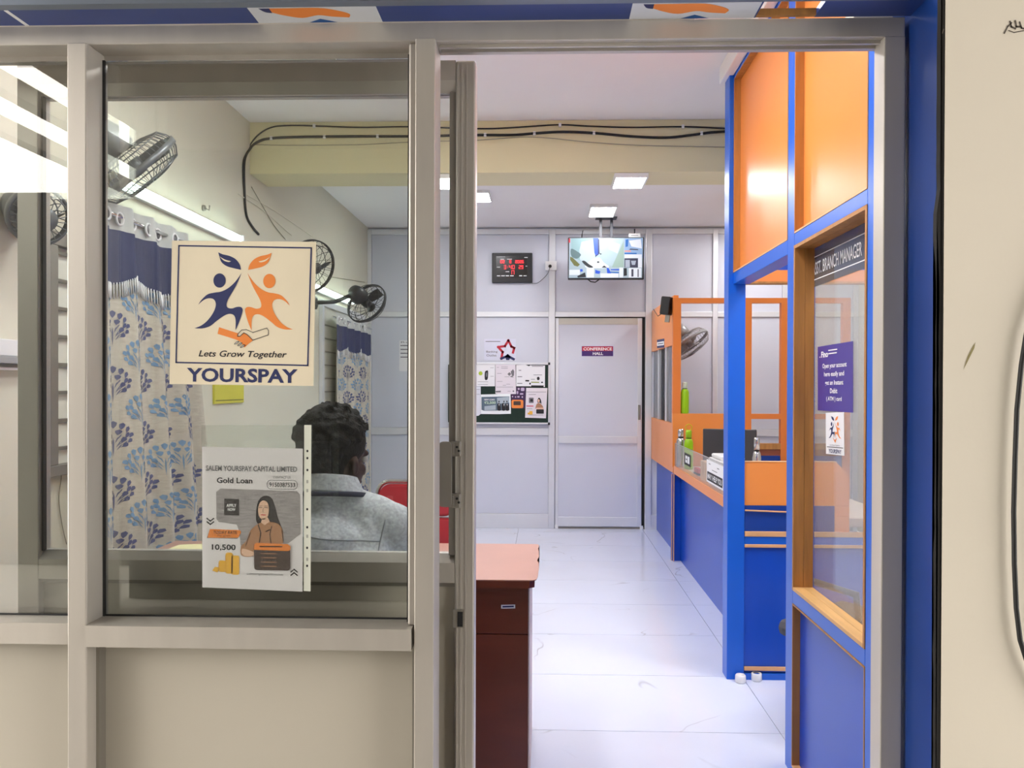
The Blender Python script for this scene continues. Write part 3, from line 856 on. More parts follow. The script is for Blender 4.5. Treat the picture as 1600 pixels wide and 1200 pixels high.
def monitor(name, label, px, Y, ztop, w, hgt, yaw):
    c = at_y(px, 690, Y)
    t = thing(name, label, 'monitor', (c.x, c.y, ZW + 0.0004))
    M = Matrix.Translation((c.x, c.y, 0)) @ Matrix.Rotation(yaw, 4, 'Z')
    B().box(-w / 2, w / 2, -0.02, 0.012, ztop - hgt, ztop, bev=0.006, M=M).obj('housing', DGREY, t)
    B().box(-w / 2 * 0.4, w / 2 * 0.4, -0.026, -0.02, ztop - hgt * 0.9, ztop - hgt * 0.6, bev=0.002, M=M).obj('rear_plate', BLACKP, t)
    B().box(-w / 2 + 0.012, w / 2 - 0.012, 0.012, 0.014, ztop - hgt + 0.02, ztop - 0.012, M=M).obj('screen', BLACKP, t)
    B().tube([M @ Vector((0, -0.01, ztop - hgt * 0.5)), M @ Vector((0, -0.01, ZW + 0.01))], 0.018, 10).obj('stand', BLACKP, t)
    B().box(-0.10, 0.10, -0.09, 0.07, ZW + 0.0004, ZW + 0.012, bev=0.004, M=M).obj('foot', BLACKP, t)
    return t
monitor('monitor', 'dark grey monitor back on the counter beside the blue post', 1140, 5.35, 1.09, 0.36, 0.27, -0.35)
c = at_y(1126, 716, 4.7)
pr = thing('printer', 'small white printer on the counter behind the lettered guard sign', 'printer', (1.14, 4.84, ZW + 0.0004))
B().box(1.050, 1.23, 4.68, 5.0, ZW + 0.0004, 0.93, bev=0.012).obj('housing', WHITE, pr)
B().box(1.065, 1.215, 4.71, 4.97, 0.93, 0.957, bev=0.01).obj('lid', WHITE, pr)
B().box(1.0485, 1.0505, 4.74, 4.94, 0.79, 0.805).obj('paper_slot', DGREY, pr)
ps = thing('stapler', 'small red and black stapler on the counter behind the guard', 'stapler', (1.13, 5.5, ZW + 0.0004))
c = at_y(1090, 706, 5.55)
B().box(c.x - 0.02, c.x + 0.02, 5.46, 5.6, ZW + 0.0004, 0.766, bev=0.003).obj('base', BLACKP, ps)
B().box(c.x - 0.016, c.x + 0.016, 5.46, 5.6, 0.768, 0.800, bev=0.005).obj('arm', INK_RED, ps)
bx = thing('cardboard_box', 'low beige carton on the counter beside the printer', 'box', (1.10, 5.16, ZW + 0.0004))
B().box(1.05, 1.14, 5.07, 5.24, ZW + 0.0008, 0.885, bev=0.003).obj('carton', mat('beige_card', (224, 190, 150), rough=0.8), bx)
B().box(1.049, 1.141, 5.14, 5.17, 0.80, 0.886).obj('tape', mat('parcel_tape', (200, 160, 110), rough=0.4), bx)

# ---- white cable cups on the floor at the foot of the blue post
for px, py, lab in ((1157, 1066, 'white plastic floor cup right in front of the blue post foot'), (1182, 1063, 'white plastic floor cup further right along the cabin screen')):
    c = at_z(px, py, 0.0)
    t = thing('floor_cup', lab, 'cup', (c.x, c.y, 0), group='white cups on the floor')
    M = Matrix.Translation((c.x, c.y, 0))
    B().lathe([(0.022, 0.0005), (0.025, 0.006), (0.024, 0.032), (0.021, 0.036), (0.017, 0.036), (0.016, 0.012), (0.0, 0.012)], M, 22).obj('cup_shell', WHITE, t)
    B().lathe([(0.0, 0.0125), (0.0145, 0.0125), (0.0, 0.0128)], M, 16).obj('inner_pad', DGREY, t)

# ---- office chairs
def office_chair(name, label, loc, yaw, m, backz=(0.58, 1.0), seat=0.46, arms=True):
    t = thing(name, label, 'chair', loc)
    M = Matrix.Translation(Vector(loc)) @ Matrix.Rotation(yaw, 4, 'Z')
    B().box(-0.24, 0.24, -0.23, 0.24, seat - 0.07, seat, bev=0.03, M=M).obj('seat', m, t)
    def bk(u, v):
        x = (u - 0.5) * 0.44 * (1 - 0.15 * v * v); z = backz[0] + v * (backz[1] - backz[0])
        return M @ Vector((x, -0.25 - 0.05 * v + 0.12 * (u - 0.5) ** 2, z))
    b = B(); b.grid(bk, 10, 10)
    o = b.obj('backrest', m, t)
    md = o.modifiers.new('thick', 'SOLIDIFY'); md.thickness = 0.035
    B().tube([M @ Vector((0, -0.12, seat - 0.08)), M @ Vector((0, -0.30, seat)), M @ Vector((0, -0.30, backz[0] + 0.2))], 0.018, 8).obj('back_bracket', BLACKP, t)
    B().tube([M @ Vector((0, 0, seat - 0.07)), M @ Vector((0, 0, 0.10))], 0.028, 12).obj('gas_column', DGREY, t)
    for k in range(5):
        a = k * 2 * PI / 5 + 0.3
        e = M @ Vector((0.27 * math.cos(a), 0.27 * math.sin(a), 0.07))
        leg = B().tube([M @ Vector((0, 0, 0.11)), e], [0.026, 0.016], 8).obj('leg', BLACKP, t)
        B().lathe([(0.026, -0.012), (0.026, 0.012)], axis_matrix((e.x, e.y, 0.0265), (math.sin(a + yaw), -math.cos(a + yaw), 0)), 14).obj('castor', BLACKP, leg)
    if arms:
        for s in (-1, 1):
            B().tube([M @ Vector((s * 0.25, -0.12, seat - 0.05)), M @ Vector((s * 0.29, -0.12, seat + 0.18)), M @ Vector((s * 0.29, 0.12, seat + 0.20))], 0.014, 8).obj('armrest', BLACKP, t)
    return t
MESHBLK = mat('grey_chair_fabric', (78, 78, 84), rough=0.8, var=0.1, scale=40)
c = at_y(1352, 760, 3.05)
office_chair('office_chair', 'grey office chair standing inside the manager cabin behind the glass', (c.x, c.y, 0), 0.7, MESHBLK)

# ================================================================== DESK
dk = thing('desk', 'brown office desk with a worn top just inside the door', 'desk', (-0.7, 2.78, 0))
ZD = 0.75
xd0, xd1, yd0, yd1 = -1.50, px_x(838, 2.5, 910), 2.495, 3.07
rr = random.Random(5)
edge = [(xd1 - 0.012, yd0), (xd1, yd0 + 0.012)]
for k in range(1, 14):
    edge.append((xd1 + 0.004 + rr.uniform(-0.006, 0.004), yd0 + 0.012 + (yd1 - yd0 - 0.03) * k / 14))
edge += [(xd1 + 0.004, yd1 - 0.012), (xd1 - 0.008, yd1)]
tp = B().prism([(xd0, yd0)] + edge + [(xd0, yd1)], lambda u, v, t: Vector((u, v, t)), ZD - 0.003, ZD).obj('top_laminate', MAHOGTOP, dk)
e2 = [(x - 0.004, y) for x, y in edge]
B().prism([(xd0, yd0 - 0.001)] + [(xd1 - 0.022, yd0 - 0.001), (xd1 - 0.006, yd0 + 0.012)] + [(xd1 - 0.002, yd1 - 0.01), (xd1 - 0.012, yd1)] + [(xd0, yd1)], lambda u, v, t: Vector((u, v, t)), ZD - 0.026, ZD - 0.003).obj('top_board', MAHOG, dk)
xp1 = px_x(825.5, 2.515, 1000); xp0 = xp1 - 0.42
yf = 2.515
box('pedestal', MAHOG, dk, xp0, xp1, yf + 0.018, yd1 - 0.03, 0.02, ZD - 0.026)
box('edge_strip', mat('pale_edge_band', (220, 196, 188), rough=0.4), dk, xp1, xp1 + 0.004, yf, yd1 - 0.03, 0.02, ZD - 0.027)
zdr = px_z(991, yf, 780)
dw = box('drawer', MAHOG, dk, xp0, xp1 - 0.001, yf, yf + 0.017, zdr + 0.0015, ZD - 0.028, bev=0.001)
dw2 = box('door', MAHOG, dk, xp0, xp1 - 0.001, yf, yf + 0.017, 0.03, zdr - 0.0015, bev=0.001)
S = Sheet(at_y(783, 945, yf), at_y(805, 944.5, yf), at_y(783, 951, yf), (0, -1, 0), (0, 0, 100, 30))
st = S.slab('maker_plate', INK_WHITE, dw, 0.0008); 
S.ink('print', INK_NAVY, st, [[(10, 9), (90, 8), (90, 20), (10, 21)]], 0.0012)
box('side_panel', MAHOG, dk, xd0 + 0.02, xd0 + 0.045, yd0 + 0.03, yd1 - 0.03, 0.0, ZD - 0.026)
box('modesty_panel', MAHOG, dk, xd0 + 0.045, xp0, yd1 - 0.08, yd1 - 0.062, 0.25, ZD - 0.026)
for xx in (xp0 + 0.03, xp1 - 0.03):
    for yy in (yf + 0.05, yd1 - 0.07):
        box('foot', BLACKP, dk, xx - 0.015, xx + 0.015, yy - 0.015, yy + 0.015, 0.0, 0.02)

pg = B().prism([(-1.46, 2.58), (-1.20, 2.62), (-1.26, 3.02), (-1.44, 2.98)], lambda u, v, t: Vector((u, v, t)), ZD + 0.0005, ZD + 0.004).obj('paper_pad', mat('pale_yellow_paper', (246, 240, 190), rough=0.8))
tag(pg, 'pale yellow paper pad lying on the desk beside the curtain', 'paper')

# red chair facing the desk
rc = thing('visitor_chair', 'red padded visitor chair with a chrome frame behind the desk', 'chair', (-0.45, 3.62, 0))
RED = mat('red_leatherette', (186, 34, 52), rough=0.42, var=0.08, scale=10)
M = Matrix.Translation((px_x(643, 3.42, 800) + 0.02, 3.42, 0))
def padback(y0, y1, inset):
    pass
F = lambda u, v, t: M @ Vector((u, t + (v - 0.5) * 0.12, v))
zt = px_z(757, 3.45, 640); wch = 0.172
for nm, za, zb in (('backrest', px_z(807, 3.45, 640) + 0.004, zt), ('backrest', 0.52, px_z(807, 3.45, 640) - 0.004)):
    r_ = 0.05 if zb == zt else 0.012
    pb = B().prism(rrect(-wch, za, wch, zb, r_ if zb - za > 0.11 else 0.02, 6), F, -0.03, 0.02)
    bmesh.ops.bevel(pb.bm, geom=[e for e in pb.bm.edges if len(e.link_faces) == 2 and e.calc_face_angle(0) > 1.0], offset=0.008, segments=2, affect='EDGES')
    pb.obj(nm, RED, rc)
pz = zt - 0.055
B().prism(rrect(-wch + 0.035, pz - 0.055, -wch + 0.065, pz + 0.005, 0.006), F, -0.034, -0.031).obj('stitched_patch', mat('red_stitching', (206, 70, 84), rough=0.4), rc)
fr = [(-wch - 0.012, 0.45)] + [(-wch - 0.012, zt - 0.05)]
for k in range(1, 6):
    a = PI - k * PI / 10
    fr.append((-wch + 0.045 + 0.057 * math.cos(a), zt - 0.045 + 0.057 * math.sin(a)))
pth = [F(u, v, 0.0) for u, v in fr] + [F(-u, v, 0.0) for u, v in reversed(fr)]
B().tube(pth, 0.010, 8).obj('back_frame', CHROME, rc)
B().box(-wch, wch, 0.02, 0.42, 0.42, 0.475, bev=0.02, M=M).obj('seat', RED, rc)
for s in (-1, 1):
    B().tube([M @ Vector((s * (wch + 0.012), 0.0, 0.46)), M @ Vector((s * (wch + 0.02), -0.06, 0.0))], 0.010, 8).obj('leg', CHROME, rc)
    B().tube([M @ Vector((s * (wch + 0.012), 0.40, 0.45)), M @ Vector((s * (wch + 0.02), 0.44, 0.0))], 0.010, 8).obj('leg', CHROME, rc)
    B().tube([M @ Vector((s * (wch + 0.012), -0.01, 0.44)), M @ Vector((s * (wch + 0.012), 0.40, 0.44))], 0.010, 8).obj('seat_rail', CHROME, rc)
arm = at_y(558, 770, 3.5)
B().tube([M @ Vector((-wch - 0.012, 0.01, 0.93 - 0.04)), (arm.x + 0.02, 3.50, arm.z), (arm.x - 0.02, 3.5, arm.z), (arm.x - 0.02, 3.72, arm.z - 0.02), M @ Vector((-wch - 0.012, 0.35, 0.45))], 0.008, 8).obj('armrest', CHROME, rc)

# ================================================================== LIGHTS
def led_panel(x0, x1, y0, y1, z, label):
    t = thing('ceiling_light', label, 'light', ((x0 + x1) / 2, (y0 + y1) / 2, z), group='square ceiling panel lights')
    b = B()
    b.box(x0 - 0.012, x1 + 0.012, y0 - 0.012, y0, z, z + 0.025); b.box(x0 - 0.012, x1 + 0.012, y1, y1 + 0.012, z, z + 0.025)
    b.box(x0 - 0.012, x0, y0, y1, z, z + 0.025); b.box(x1, x1 + 0.012, y0, y1, z, z + 0.025)
    b.box(x0, x1, y0, y1, z + 0.006, z + 0.026)
    b.obj('frame', WHITE, t)
    box('diffuser', LEDPANEL, t, x0, x1, y0, y1, z + 0.001, z + 0.005)
ZB = 2.627 - 0.027
ca_ = at_z(957, 296, ZB); cb2 = at_z(1016, 276, ZB)
led_panel(ca_.x, cb2.x - 0.02, 4.505, 4.745, ZB, 'square led panel on the beam above the corridor')
cx = px_x(676, 4.6, 285); led_panel(cx - 0.12, cx + 0.12, 4.505, 4.745, ZB, 'square led panel on the beam seen between the door post and the door stile')
ZK = ZC - 0.027
cc = at_z(941, 332, ZK); led_panel(cc.x - 0.105, cc.x + 0.105, cc.y - 0.18, cc.y + 0.18, ZK, 'square led panel on the far ceiling above the television')
for x, y, lab in ((-0.75, 2.15, 'added fill light panel on the ceiling above the seated man'), (0.15, 2.15, 'added fill light panel on the ceiling just inside the open doorway'),
                  (-0.75, 2.95, 'added fill light panel on the ceiling above the desk'), (0.15, 2.95, 'added fill light panel on the ceiling above the corridor beside the desk'),
                  (1.55, 2.3, 'added fill light panel on the ceiling of the manager cabin near the shopfront'), (1.55, 3.1, 'added fill light panel on the ceiling of the manager cabin near its screen'), (2.4, 2.7, 'added fill light panel on the ceiling of the manager cabin by the far wall'), (2.0, 5.0, 'added fill light panel on the ceiling above the service counter'),
                  (2.0, 6.8, 'added fill light panel on the ceiling of the far cubicle'), (-0.6, 6.2, 'added fill light panel on the ceiling near the far fans')):
    led_panel(x - 0.14, x + 0.14, y - 0.14, y + 0.14, ZK, lab)  # these panels are added fill, to light the room and cabin evenly

def tube_light(label, ya, yb, z):
    t = thing('tube_light', label, 'light', (XL, (ya + yb) / 2, z - 0.03))
    box('batten', WHITE, t, XL, XL + 0.022, ya, yb, z - 0.028, z + 0.028, bev=0.003)
    B().tube([(XL + 0.040, ya + 0.02, z), (XL + 0.040, yb - 0.02, z)], 0.015, 12).obj('lamp', TUBEGLOW, t)
    for y in (ya, yb - 0.02):
        box('end_cap', WHITE, t, XL + 0.022, XL + 0.058, y, y + 0.02, z - 0.02, z + 0.02, bev=0.003)
tube_light('long glowing tube light on the left wall above the near curtain', 3.02, 4.26, 2.20)
tube_light('glowing tube light on the left wall behind the far fans', 5.55, 6.75, 2.12)

# ================================================================== FANS
def fan(label, hub, axis, R, m, guard, wall=None, depth=0.15, wires=34, group='wall fans', mcol=None, side=0.0):
    """hub = centre of the cage, axis = way it blows; the motor sits behind it and an arm runs to the wall"""
    mcol = mcol or m
    A = axis_matrix(hub, axis)
    t = thing('wall_fan', label, 'fan', wall if wall else hub, group)
    def cage(name, sgn, pr):
        b = B()
        for k in range(wires):
            a = 2 * PI * k / wires
            b.tube([A @ Vector((r * math.cos(a), r * math.sin(a), h * sgn)) for r, h in pr], 0.0016, 4, caps=False)
        for rr_, hh in ((pr[-1][0], pr[-1][1]), (pr[len(pr) // 2][0], pr[len(pr) // 2][1])):
            b.tube([A @ Vector((rr_ * math.cos(2 * PI * k / 40), rr_ * math.sin(2 * PI * k / 40), hh * sgn)) for k in range(40)], 0.0026, 5, closed=True)
        o = b.obj(name, guard, t); o['kind'] = 'stuff'
        return o
    d = depth / 2
    cage('front_grille', 1, [(0.035, d), (R * 0.5, d * 0.98), (R * 0.85, d * 0.75), (R * 0.97, d * 0.35), (R, 0.004)])
    cage('rear_grille', -1, [(0.05, d), (R * 0.5, d * 0.98), (R * 0.85, d * 0.75), (R * 0.97, d * 0.35), (R, 0.004)])
    b = B()
    b.lathe([(R - 0.002, -0.012), (R + 0.006, -0.012), (R + 0.006, 0.012), (R - 0.002, 0.012), (R - 0.002, -0.012)], A, 40, caps=False); b.obj('rim', m, t)
    B().lathe([(0.0, d + 0.004), (0.036, d + 0.003), (0.038, d - 0.003), (0.0, d - 0.004)], A, 24).obj('centre_badge', m, t)
    for k in range(3):
        def bl(u, v, k=k):
            r = 0.035 + u * (R * 0.86 - 0.035)
            w = 0.62 * (0.35 + 0.65 * math.sin(PI * min(1, 0.25 + 0.7 * u)))
            a = 2 * PI * k / 3 + (v - 0.5) * w + 0.25 * u
            return A @ Vector((r * math.cos(a), r * math.sin(a), (v - 0.5) * 0.05))
        b = B().grid(bl, 8, 6); b.obj('blade', mcol, t)
    B().lathe([(0.0, 0.03), (0.03, 0.028), (0.036, 0.0), (0.036, -0.03), (0.0, -0.03)], A, 20).obj('hub', mcol, t)
    B().lathe([(0.0, -d - 0.13), (0.045, -d - 0.12), (0.062, -d - 0.08), (0.066, -d - 0.02), (0.05, -d)], A, 24).obj('motor', mcol, t)
    if wall:
        p = A @ Vector((0, 0, -d - 0.08)); w = Vector(wall)
        B().tube([p, (p + w) / 2 + Vector((0, 0, -0.03)), w], 0.016, 10).obj('arm', mcol, t)
        n = Vector((1, 0, 0)) if abs(w.x - XL) < 0.2 else Vector((0, -1, 0))
        B().lathe([(0.05, 0), (0.05, 0.02), (0.03, 0.03), (0.0, 0.03)], axis_matrix(w - n * 0.0, n), 20).obj('wall_plate', mcol, t)
    return t
GREYFAN = mat('grey_fan_metal', (112, 116, 120), rough=0.35, metal=0.4)
BLKFAN = mat('black_fan_plastic', (44, 44, 48), rough=0.4)
SILFAN = mat('silver_fan_plastic', (150, 150, 150), rough=0.35, metal=0.3)
c = at_y(213, 262, 2.95); fan('grey wall fan tilted downward above the near curtain', c, (0.50, 0.54, -0.67), 0.178, GREYFAN, GREYFAN, (XL, 2.86, c.z + 0.06), depth=0.14, wires=44)
c = at_y(486, 416, 5.0); fan('dark wall fan half hidden behind the big square sticker', c, (0.72, -0.55, -0.30), 0.17, BLKFAN, BLKFAN, (XL, 5.12, c.z - 0.02), depth=0.13, wires=18)
c = at_y(573, 474, 5.95); fan('black wall fan turned toward the far partition', c, (0.36, 0.80, -0.45), 0.165, BLKFAN, BLKFAN, (XL, 5.72, c.z - 0.02), depth=0.13, wires=18)
c = at_y(60, 338, 2.40); fan('grey wall fan behind the door stile at the left edge', c, (0.8, -0.5, -0.35), 0.088, GREYFAN, GREYFAN, (XL, 2.50, c.z), depth=0.10, wires=20)
c = at_y(1078, 537, 6.85); fan('silver wall fan tilted downward inside the far cubicle', c, (0.55, -0.28, -0.80), 0.18, SILFAN, SILFAN, (c.x - 0.05, YB - 0.014, c.z + 0.26), depth=0.16, mcol=SILFAN)

# ================================================================== CURTAINS
CLOTH = mat('linen_curtain', (204, 197, 183), rough=0.9, var=0.10, scale=26, stretch=(1, 1, 6))
NAVYCLOTH = mat('navy_valance', (58, 64, 100), rough=0.85, var=0.06, scale=12)
HEADCLOTH = mat('pale_curtain_heading', (206, 208, 206), rough=0.85, var=0.05, scale=12)
TREE_D = mat('indigo_tree_print', (92, 98, 136), rough=0.9, var=0.12, scale=30)
TREE_L = mat('sky_tree_print', (126, 160, 194), rough=0.9, var=0.12, scale=30)
def curtain(label, ya, yb, ztop, zbot, folds, trees, flare=0.0, eyelets=True):
    t = thing('curtain', label, 'curtain', (XL + 0.05, (ya + yb) / 2, zbot), group='tree printed curtains on the left wall')
    def P(u, v, off=0.0):
        y = ya + (yb + flare * min(1, v * 1.4) - ya) * u
        amp = 0.016 + 0.022 * v
        x = XL + 0.075 + amp * math.sin(2 * PI * folds * u + 0.6) + 0.35 * amp * math.sin(2 * PI * folds * 2.3 * u + 2) + off
        return Vector((x, y, ztop + (zbot - ztop) * v))
    hv = 0.10 / (ztop - zbot)
    B().grid(lambda u, v: P(u, hv + v * (1 - hv)), 90, 24).obj('cloth', CLOTH, t)
    B().grid(lambda u, v: P(u, v * (hv + 0.004), 0.001), 90, 3).obj('heading', HEADCLOTH, t)
    vd = lambda u: 0.26 / (ztop - zbot) + 0.06 / (ztop - zbot) * abs(math.sin(PI * folds * 0.5 * u + 0.9))
    B().grid(lambda u, v: P(u, hv + v * (vd(u) - hv), 0.004), 90, 8).obj('valance', NAVYCLOTH, t)
    fl = 0.055 / (ztop - zbot)
    b = B()
    for k in range(90):
        u = (k + 0.5) / 90
        b.tube([P(u, vd(u) - 0.004, 0.006), P(u, vd(u) + fl, 0.007)], 0.0024, 4)
    o = b.obj('fringe', INK_WHITE, t); o['kind'] = 'stuff'
    b = B()
    for k in range(90):
        u = k / 90
        b.tube([P(u, vd(u) - 0.004, 0.004), P(u, vd(u) + fl * 0.9, 0.005)], 0.0012, 4)
    o = b.obj('fringe_thread', INK_BLACK, t); o['kind'] = 'stuff'
    if eyelets:
        for k in range(7):
            u = (k + 0.5) / 7
            c = P(u, hv * 0.55, 0.004)
            b = B().tube([c + Vector((0.0, 0.024 * math.cos(a * PI / 9), 0.024 * math.sin(a * PI / 9))) for a in range(18)], 0.005, 6, closed=True)
            b.obj('eyelet', INK_WHITE, t)
            B().lathe([(0.0, 0.0), (0.020, 0.0), (0.0, 0.002)], axis_matrix(c - Vector((0.001, 0, 0)), (1, 0, 0)), 14).obj('eyelet_hole', INK_GREY, t)
    # printed trees, mapped onto the folds
    W, H = yb - ya, ztop - zbot
    dark, light = B(), B()
    rowh, colw = 0.108, 0.165
    r = random.Random(11)
    row = 0
    z = 0.37
    while z < H - 0.05 and trees:
        kind = row % 2
        bb = dark if kind else light
        k = 0
        y = 0.05 + (0.08 if kind else 0.0)
        while y < W - 0.03:
            u0, v0 = y / W, z / H
            s = 0.050
            def leaf(cx, cy, ang, L, wd):
                ca, sa = math.cos(ang), math.sin(ang)
                pts = [(0.12 * L, 0), (0.45 * L, wd * 0.75), (0.78 * L, wd), (L, 0), (0.78 * L, -wd), (0.45 * L, -wd * 0.75)]
                q = []
                for a_, b_ in pts:
                    du = cx + a_ * ca - b_ * sa; dv = cy - (a_ * sa + b_ * ca)
                    uu = u0 + du / W; vv = v0 + dv / H
                    if not (0.002 < uu < 0.998 and vv < 0.998): return
                    q.append(P(uu, vv, 0.0022))
                bb.flat(q)
            for lx, ly, a_, L in ((0, -0.62, 90, 0.62), (0.26, -0.52, 78, 0.58), (-0.26, -0.52, 102, 0.58), (0.50, -0.28, 66, 0.56), (-0.50, -0.28, 114, 0.56),
                                  (0.14, -0.12, 80, 0.46), (-0.14, -0.12, 100, 0.46), (0.42, 0.12, 52, 0.55), (-0.42, 0.12, 128, 0.55), (0.70, 0.10, 50, 0.5), (-0.70, 0.10, 130, 0.5),
                                  (0.22, 0.42, 50, 0.5), (-0.22, 0.42, 130, 0.5), (0.56, 0.48, 34, 0.5), (-0.56, 0.48, 146, 0.5), (0.26, 0.80, 36, 0.5), (-0.26, 0.80, 144, 0.5)):
                leaf(lx * 1.2 * s, ly * s, math.radians(a_), L * 1.12 * s, 0.17 * s)
                if abs(lx) > 0.1: leaf(lx * 0.35 * s, (ly * 0.6 + 0.62) * s, math.atan2(0.55, lx * 1.0), 0.62 * s, 0.03 * s)
            leaf(0, 1.75 * s, math.radians(90), 1.75 * s, 0.04 * s)
            y += colw * (1 + r.uniform(-0.05, 0.05)); k += 1
        z += rowh; row += 1
    if trees:
        for bb, nm, mm in ((dark, 'indigo_tree_print', TREE_D), (light, 'blue_tree_print', TREE_L)):
            o = bb.obj(nm, mm, t); o['kind'] = 'stuff'
    else:
        dark.bm.free(); light.bm.free()
    B().tube([(XL + 0.075, ya - 0.05, ztop - 0.045), (XL + 0.075, yb + 0.05, ztop - 0.045)], 0.008, 8).obj('curtain_rod', CHROME, t)
    return t
curtain('pale curtain with blue tree print and navy fringed valance near the door', 2.80, 3.52, 2.085, 0.30, 4, True, flare=0.24)
curtain('pale tree print curtain in the far left corner under the black fan', 6.02, 7.25, 1.97, 0.30, 5, True)

# ================================================================== CABLES ON THE WALL AND BEAM
YBm = 4.474
def wire(name, label, pts, r, m=RUBBER, cat='cable', clips=()):
    P2 = []
    pts = [Vector(p) for p in pts]
    for i in range(len(pts) - 1):
        p0, p1, p2, p3 = pts[max(i - 1, 0)], pts[i], pts[i + 1], pts[min(i + 2, len(pts) - 1)]
        for s in range(5):
            t_ = s / 5
            P2.append(0.5 * (2 * p1 + (p2 - p0) * t_ + (2 * p0 - 5 * p1 + 4 * p2 - p3) * t_ ** 2 + (3 * p1 - p0 - 3 * p2 + p3) * t_ ** 3))
    P2.append(pts[-1])
    t = thing(name, label, cat, P2[0])
    B().tube(P2, r, 8).obj('cable_run', m, t)
    for c in clips:
        c = Vector(c)
        B().box(c.x - 0.008, c.x + 0.008, c.y - 0.007, c.y + 0.003, c.z - 0.011, c.z + 0.011, bev=0.002).obj('cable_clip', WHITE, t)
    return t
bm_ = lambda x, y: at_y(x, y, YBm)
wl_ = lambda x, y: at_x(x, y, XL + 0.006)
wire('wall_cable', 'thin upper black cable running along the yellow beam', [wl_(380.5, 290), wl_(380.5, 252), bm_(388, 232), bm_(402, 212), bm_(424, 199), bm_(455, 196), bm_(500, 197), bm_(560, 199), bm_(640, 198), bm_(745, 201), bm_(800, 199.5), bm_(870, 195), bm_(920, 197), bm_(985, 199), bm_(1070, 198), bm_(1140, 201)], 0.0042, clips=[bm_(491, 197), bm_(875, 195.5), bm_(1067, 198)])
wire('wall_cable', 'thick lower black cable running along the yellow beam and down the wall', [wl_(404, 366), wl_(394, 354), wl_(385, 336), wl_(382, 300), wl_(382, 252), bm_(391, 232), bm_(404, 221), bm_(424, 216), bm_(470, 214), bm_(560, 213), bm_(640, 213), bm_(745, 211), bm_(800, 211), bm_(840, 208), bm_(880, 206), bm_(930, 208), bm_(985, 213), bm_(1040, 215), bm_(1080, 211), bm_(1110, 207), bm_(1140, 205)], 0.0075, clips=[bm_(424, 216), bm_(507, 214), bm_(590, 213), bm_(758, 211), bm_(835, 208.5), bm_(928, 208), bm_(1096, 208.5)])
GREYWIRE = mat('grey_wire', (150, 146, 130), rough=0.6)
wire('wall_wire', 'thin grey wire sagging along the lower part of the yellow beam', [bm_(400, 226), bm_(450, 227), bm_(560, 226), bm_(640, 222), bm_(745, 219), bm_(830, 214), bm_(920, 222), bm_(1000, 227), bm_(1140, 230)], 0.0022, m=GREYWIRE, cat='wire')
CREAMWIRE = mat('cream_wire', (236, 232, 214), rough=0.6)
wire('wall_wire', 'cream wire slanting across the left wall behind the black cable', [wl_(372, 303), wl_(410, 328), wl_(456, 368)], 0.0025, m=CREAMWIRE, cat='wire')
wire('wall_wire', 'longer cream wire slanting from the cable to the dark fan', [wl_(386, 305), wl_(430, 330), wl_(490, 371)], 0.0025, m=CREAMWIRE, cat='wire')
wire('wall_wire', 'grey wire crossing the cream wires on the left wall', [wl_(393, 292), wl_(412, 325), wl_(428, 352), wl_(446, 374)], 0.0025, m=GREYWIRE, cat='wire')
wire('wall_wire', 'thin dark wire hanging below the grilled window', [wl_(82, 680), wl_(92, 700), wl_(96, 740), wl_(92, 780), wl_(97, 820), wl_(104, 850)], 0.0018, m=GREYWIRE, cat='wire')
wire('wall_wire', 'thin wire stretched from the dark fan toward the far corner', [wl_(519, 433), wl_(545, 437), wl_(570, 441)], 0.003, m=GREYWIRE, cat='wire')

# ================================================================== THE SEATED MAN
def remeshed(b, name, m, parent, voxel, smooth=2, iters=0.5):
    """voxel-fuse the collected shapes into one continuous surface"""
    off = origin(parent)
    bmesh.ops.translate(b.bm, verts=b.bm.verts, vec=-off)
    bmesh.ops.recalc_face_normals(b.bm, faces=b.bm.faces)
    me = bpy.data.meshes.new(name); b.bm.to_mesh(me); b.bm.free()
    o = bpy.data.objects.new(name, me); COL.objects.link(o); o.parent = parent
    r = o.modifiers.new('r', 'REMESH'); r.mode = 'VOXEL'; r.voxel_size = voxel; r.use_smooth_shade = True
    if smooth:
        s = o.modifiers.new('s', 'SMOOTH'); s.factor = iters; s.iterations = smooth
    dg = bpy.context.evaluated_depsgraph_get()
    me2 = bpy.data.meshes.new_from_object(o.evaluated_get(dg))
    o.modifiers.clear(); o.data = me2; me2.name = name
    me2.materials.clear(); me2.materials.append(m)
    for p in me2.polygons: p.use_smooth = True
    return o

def limb(b, pts, rad, seg=14):
    """tapered limb with rounded ends"""
    pts = [Vector(p) for p in pts]
    P2, R2 = [], []
    for i in range(len(pts) - 1):
        for s in range(4):
            t = s / 4
            P2.append(pts[i].lerp(pts[i + 1], t)); R2.append(rad[i] + (rad[i + 1] - rad[i]) * t)
    P2.append(pts[-1]); R2.append(rad[-1])
    b.tube(P2, R2, seg)
    for p, r in zip(pts, rad): b.ball(p, r, 2)

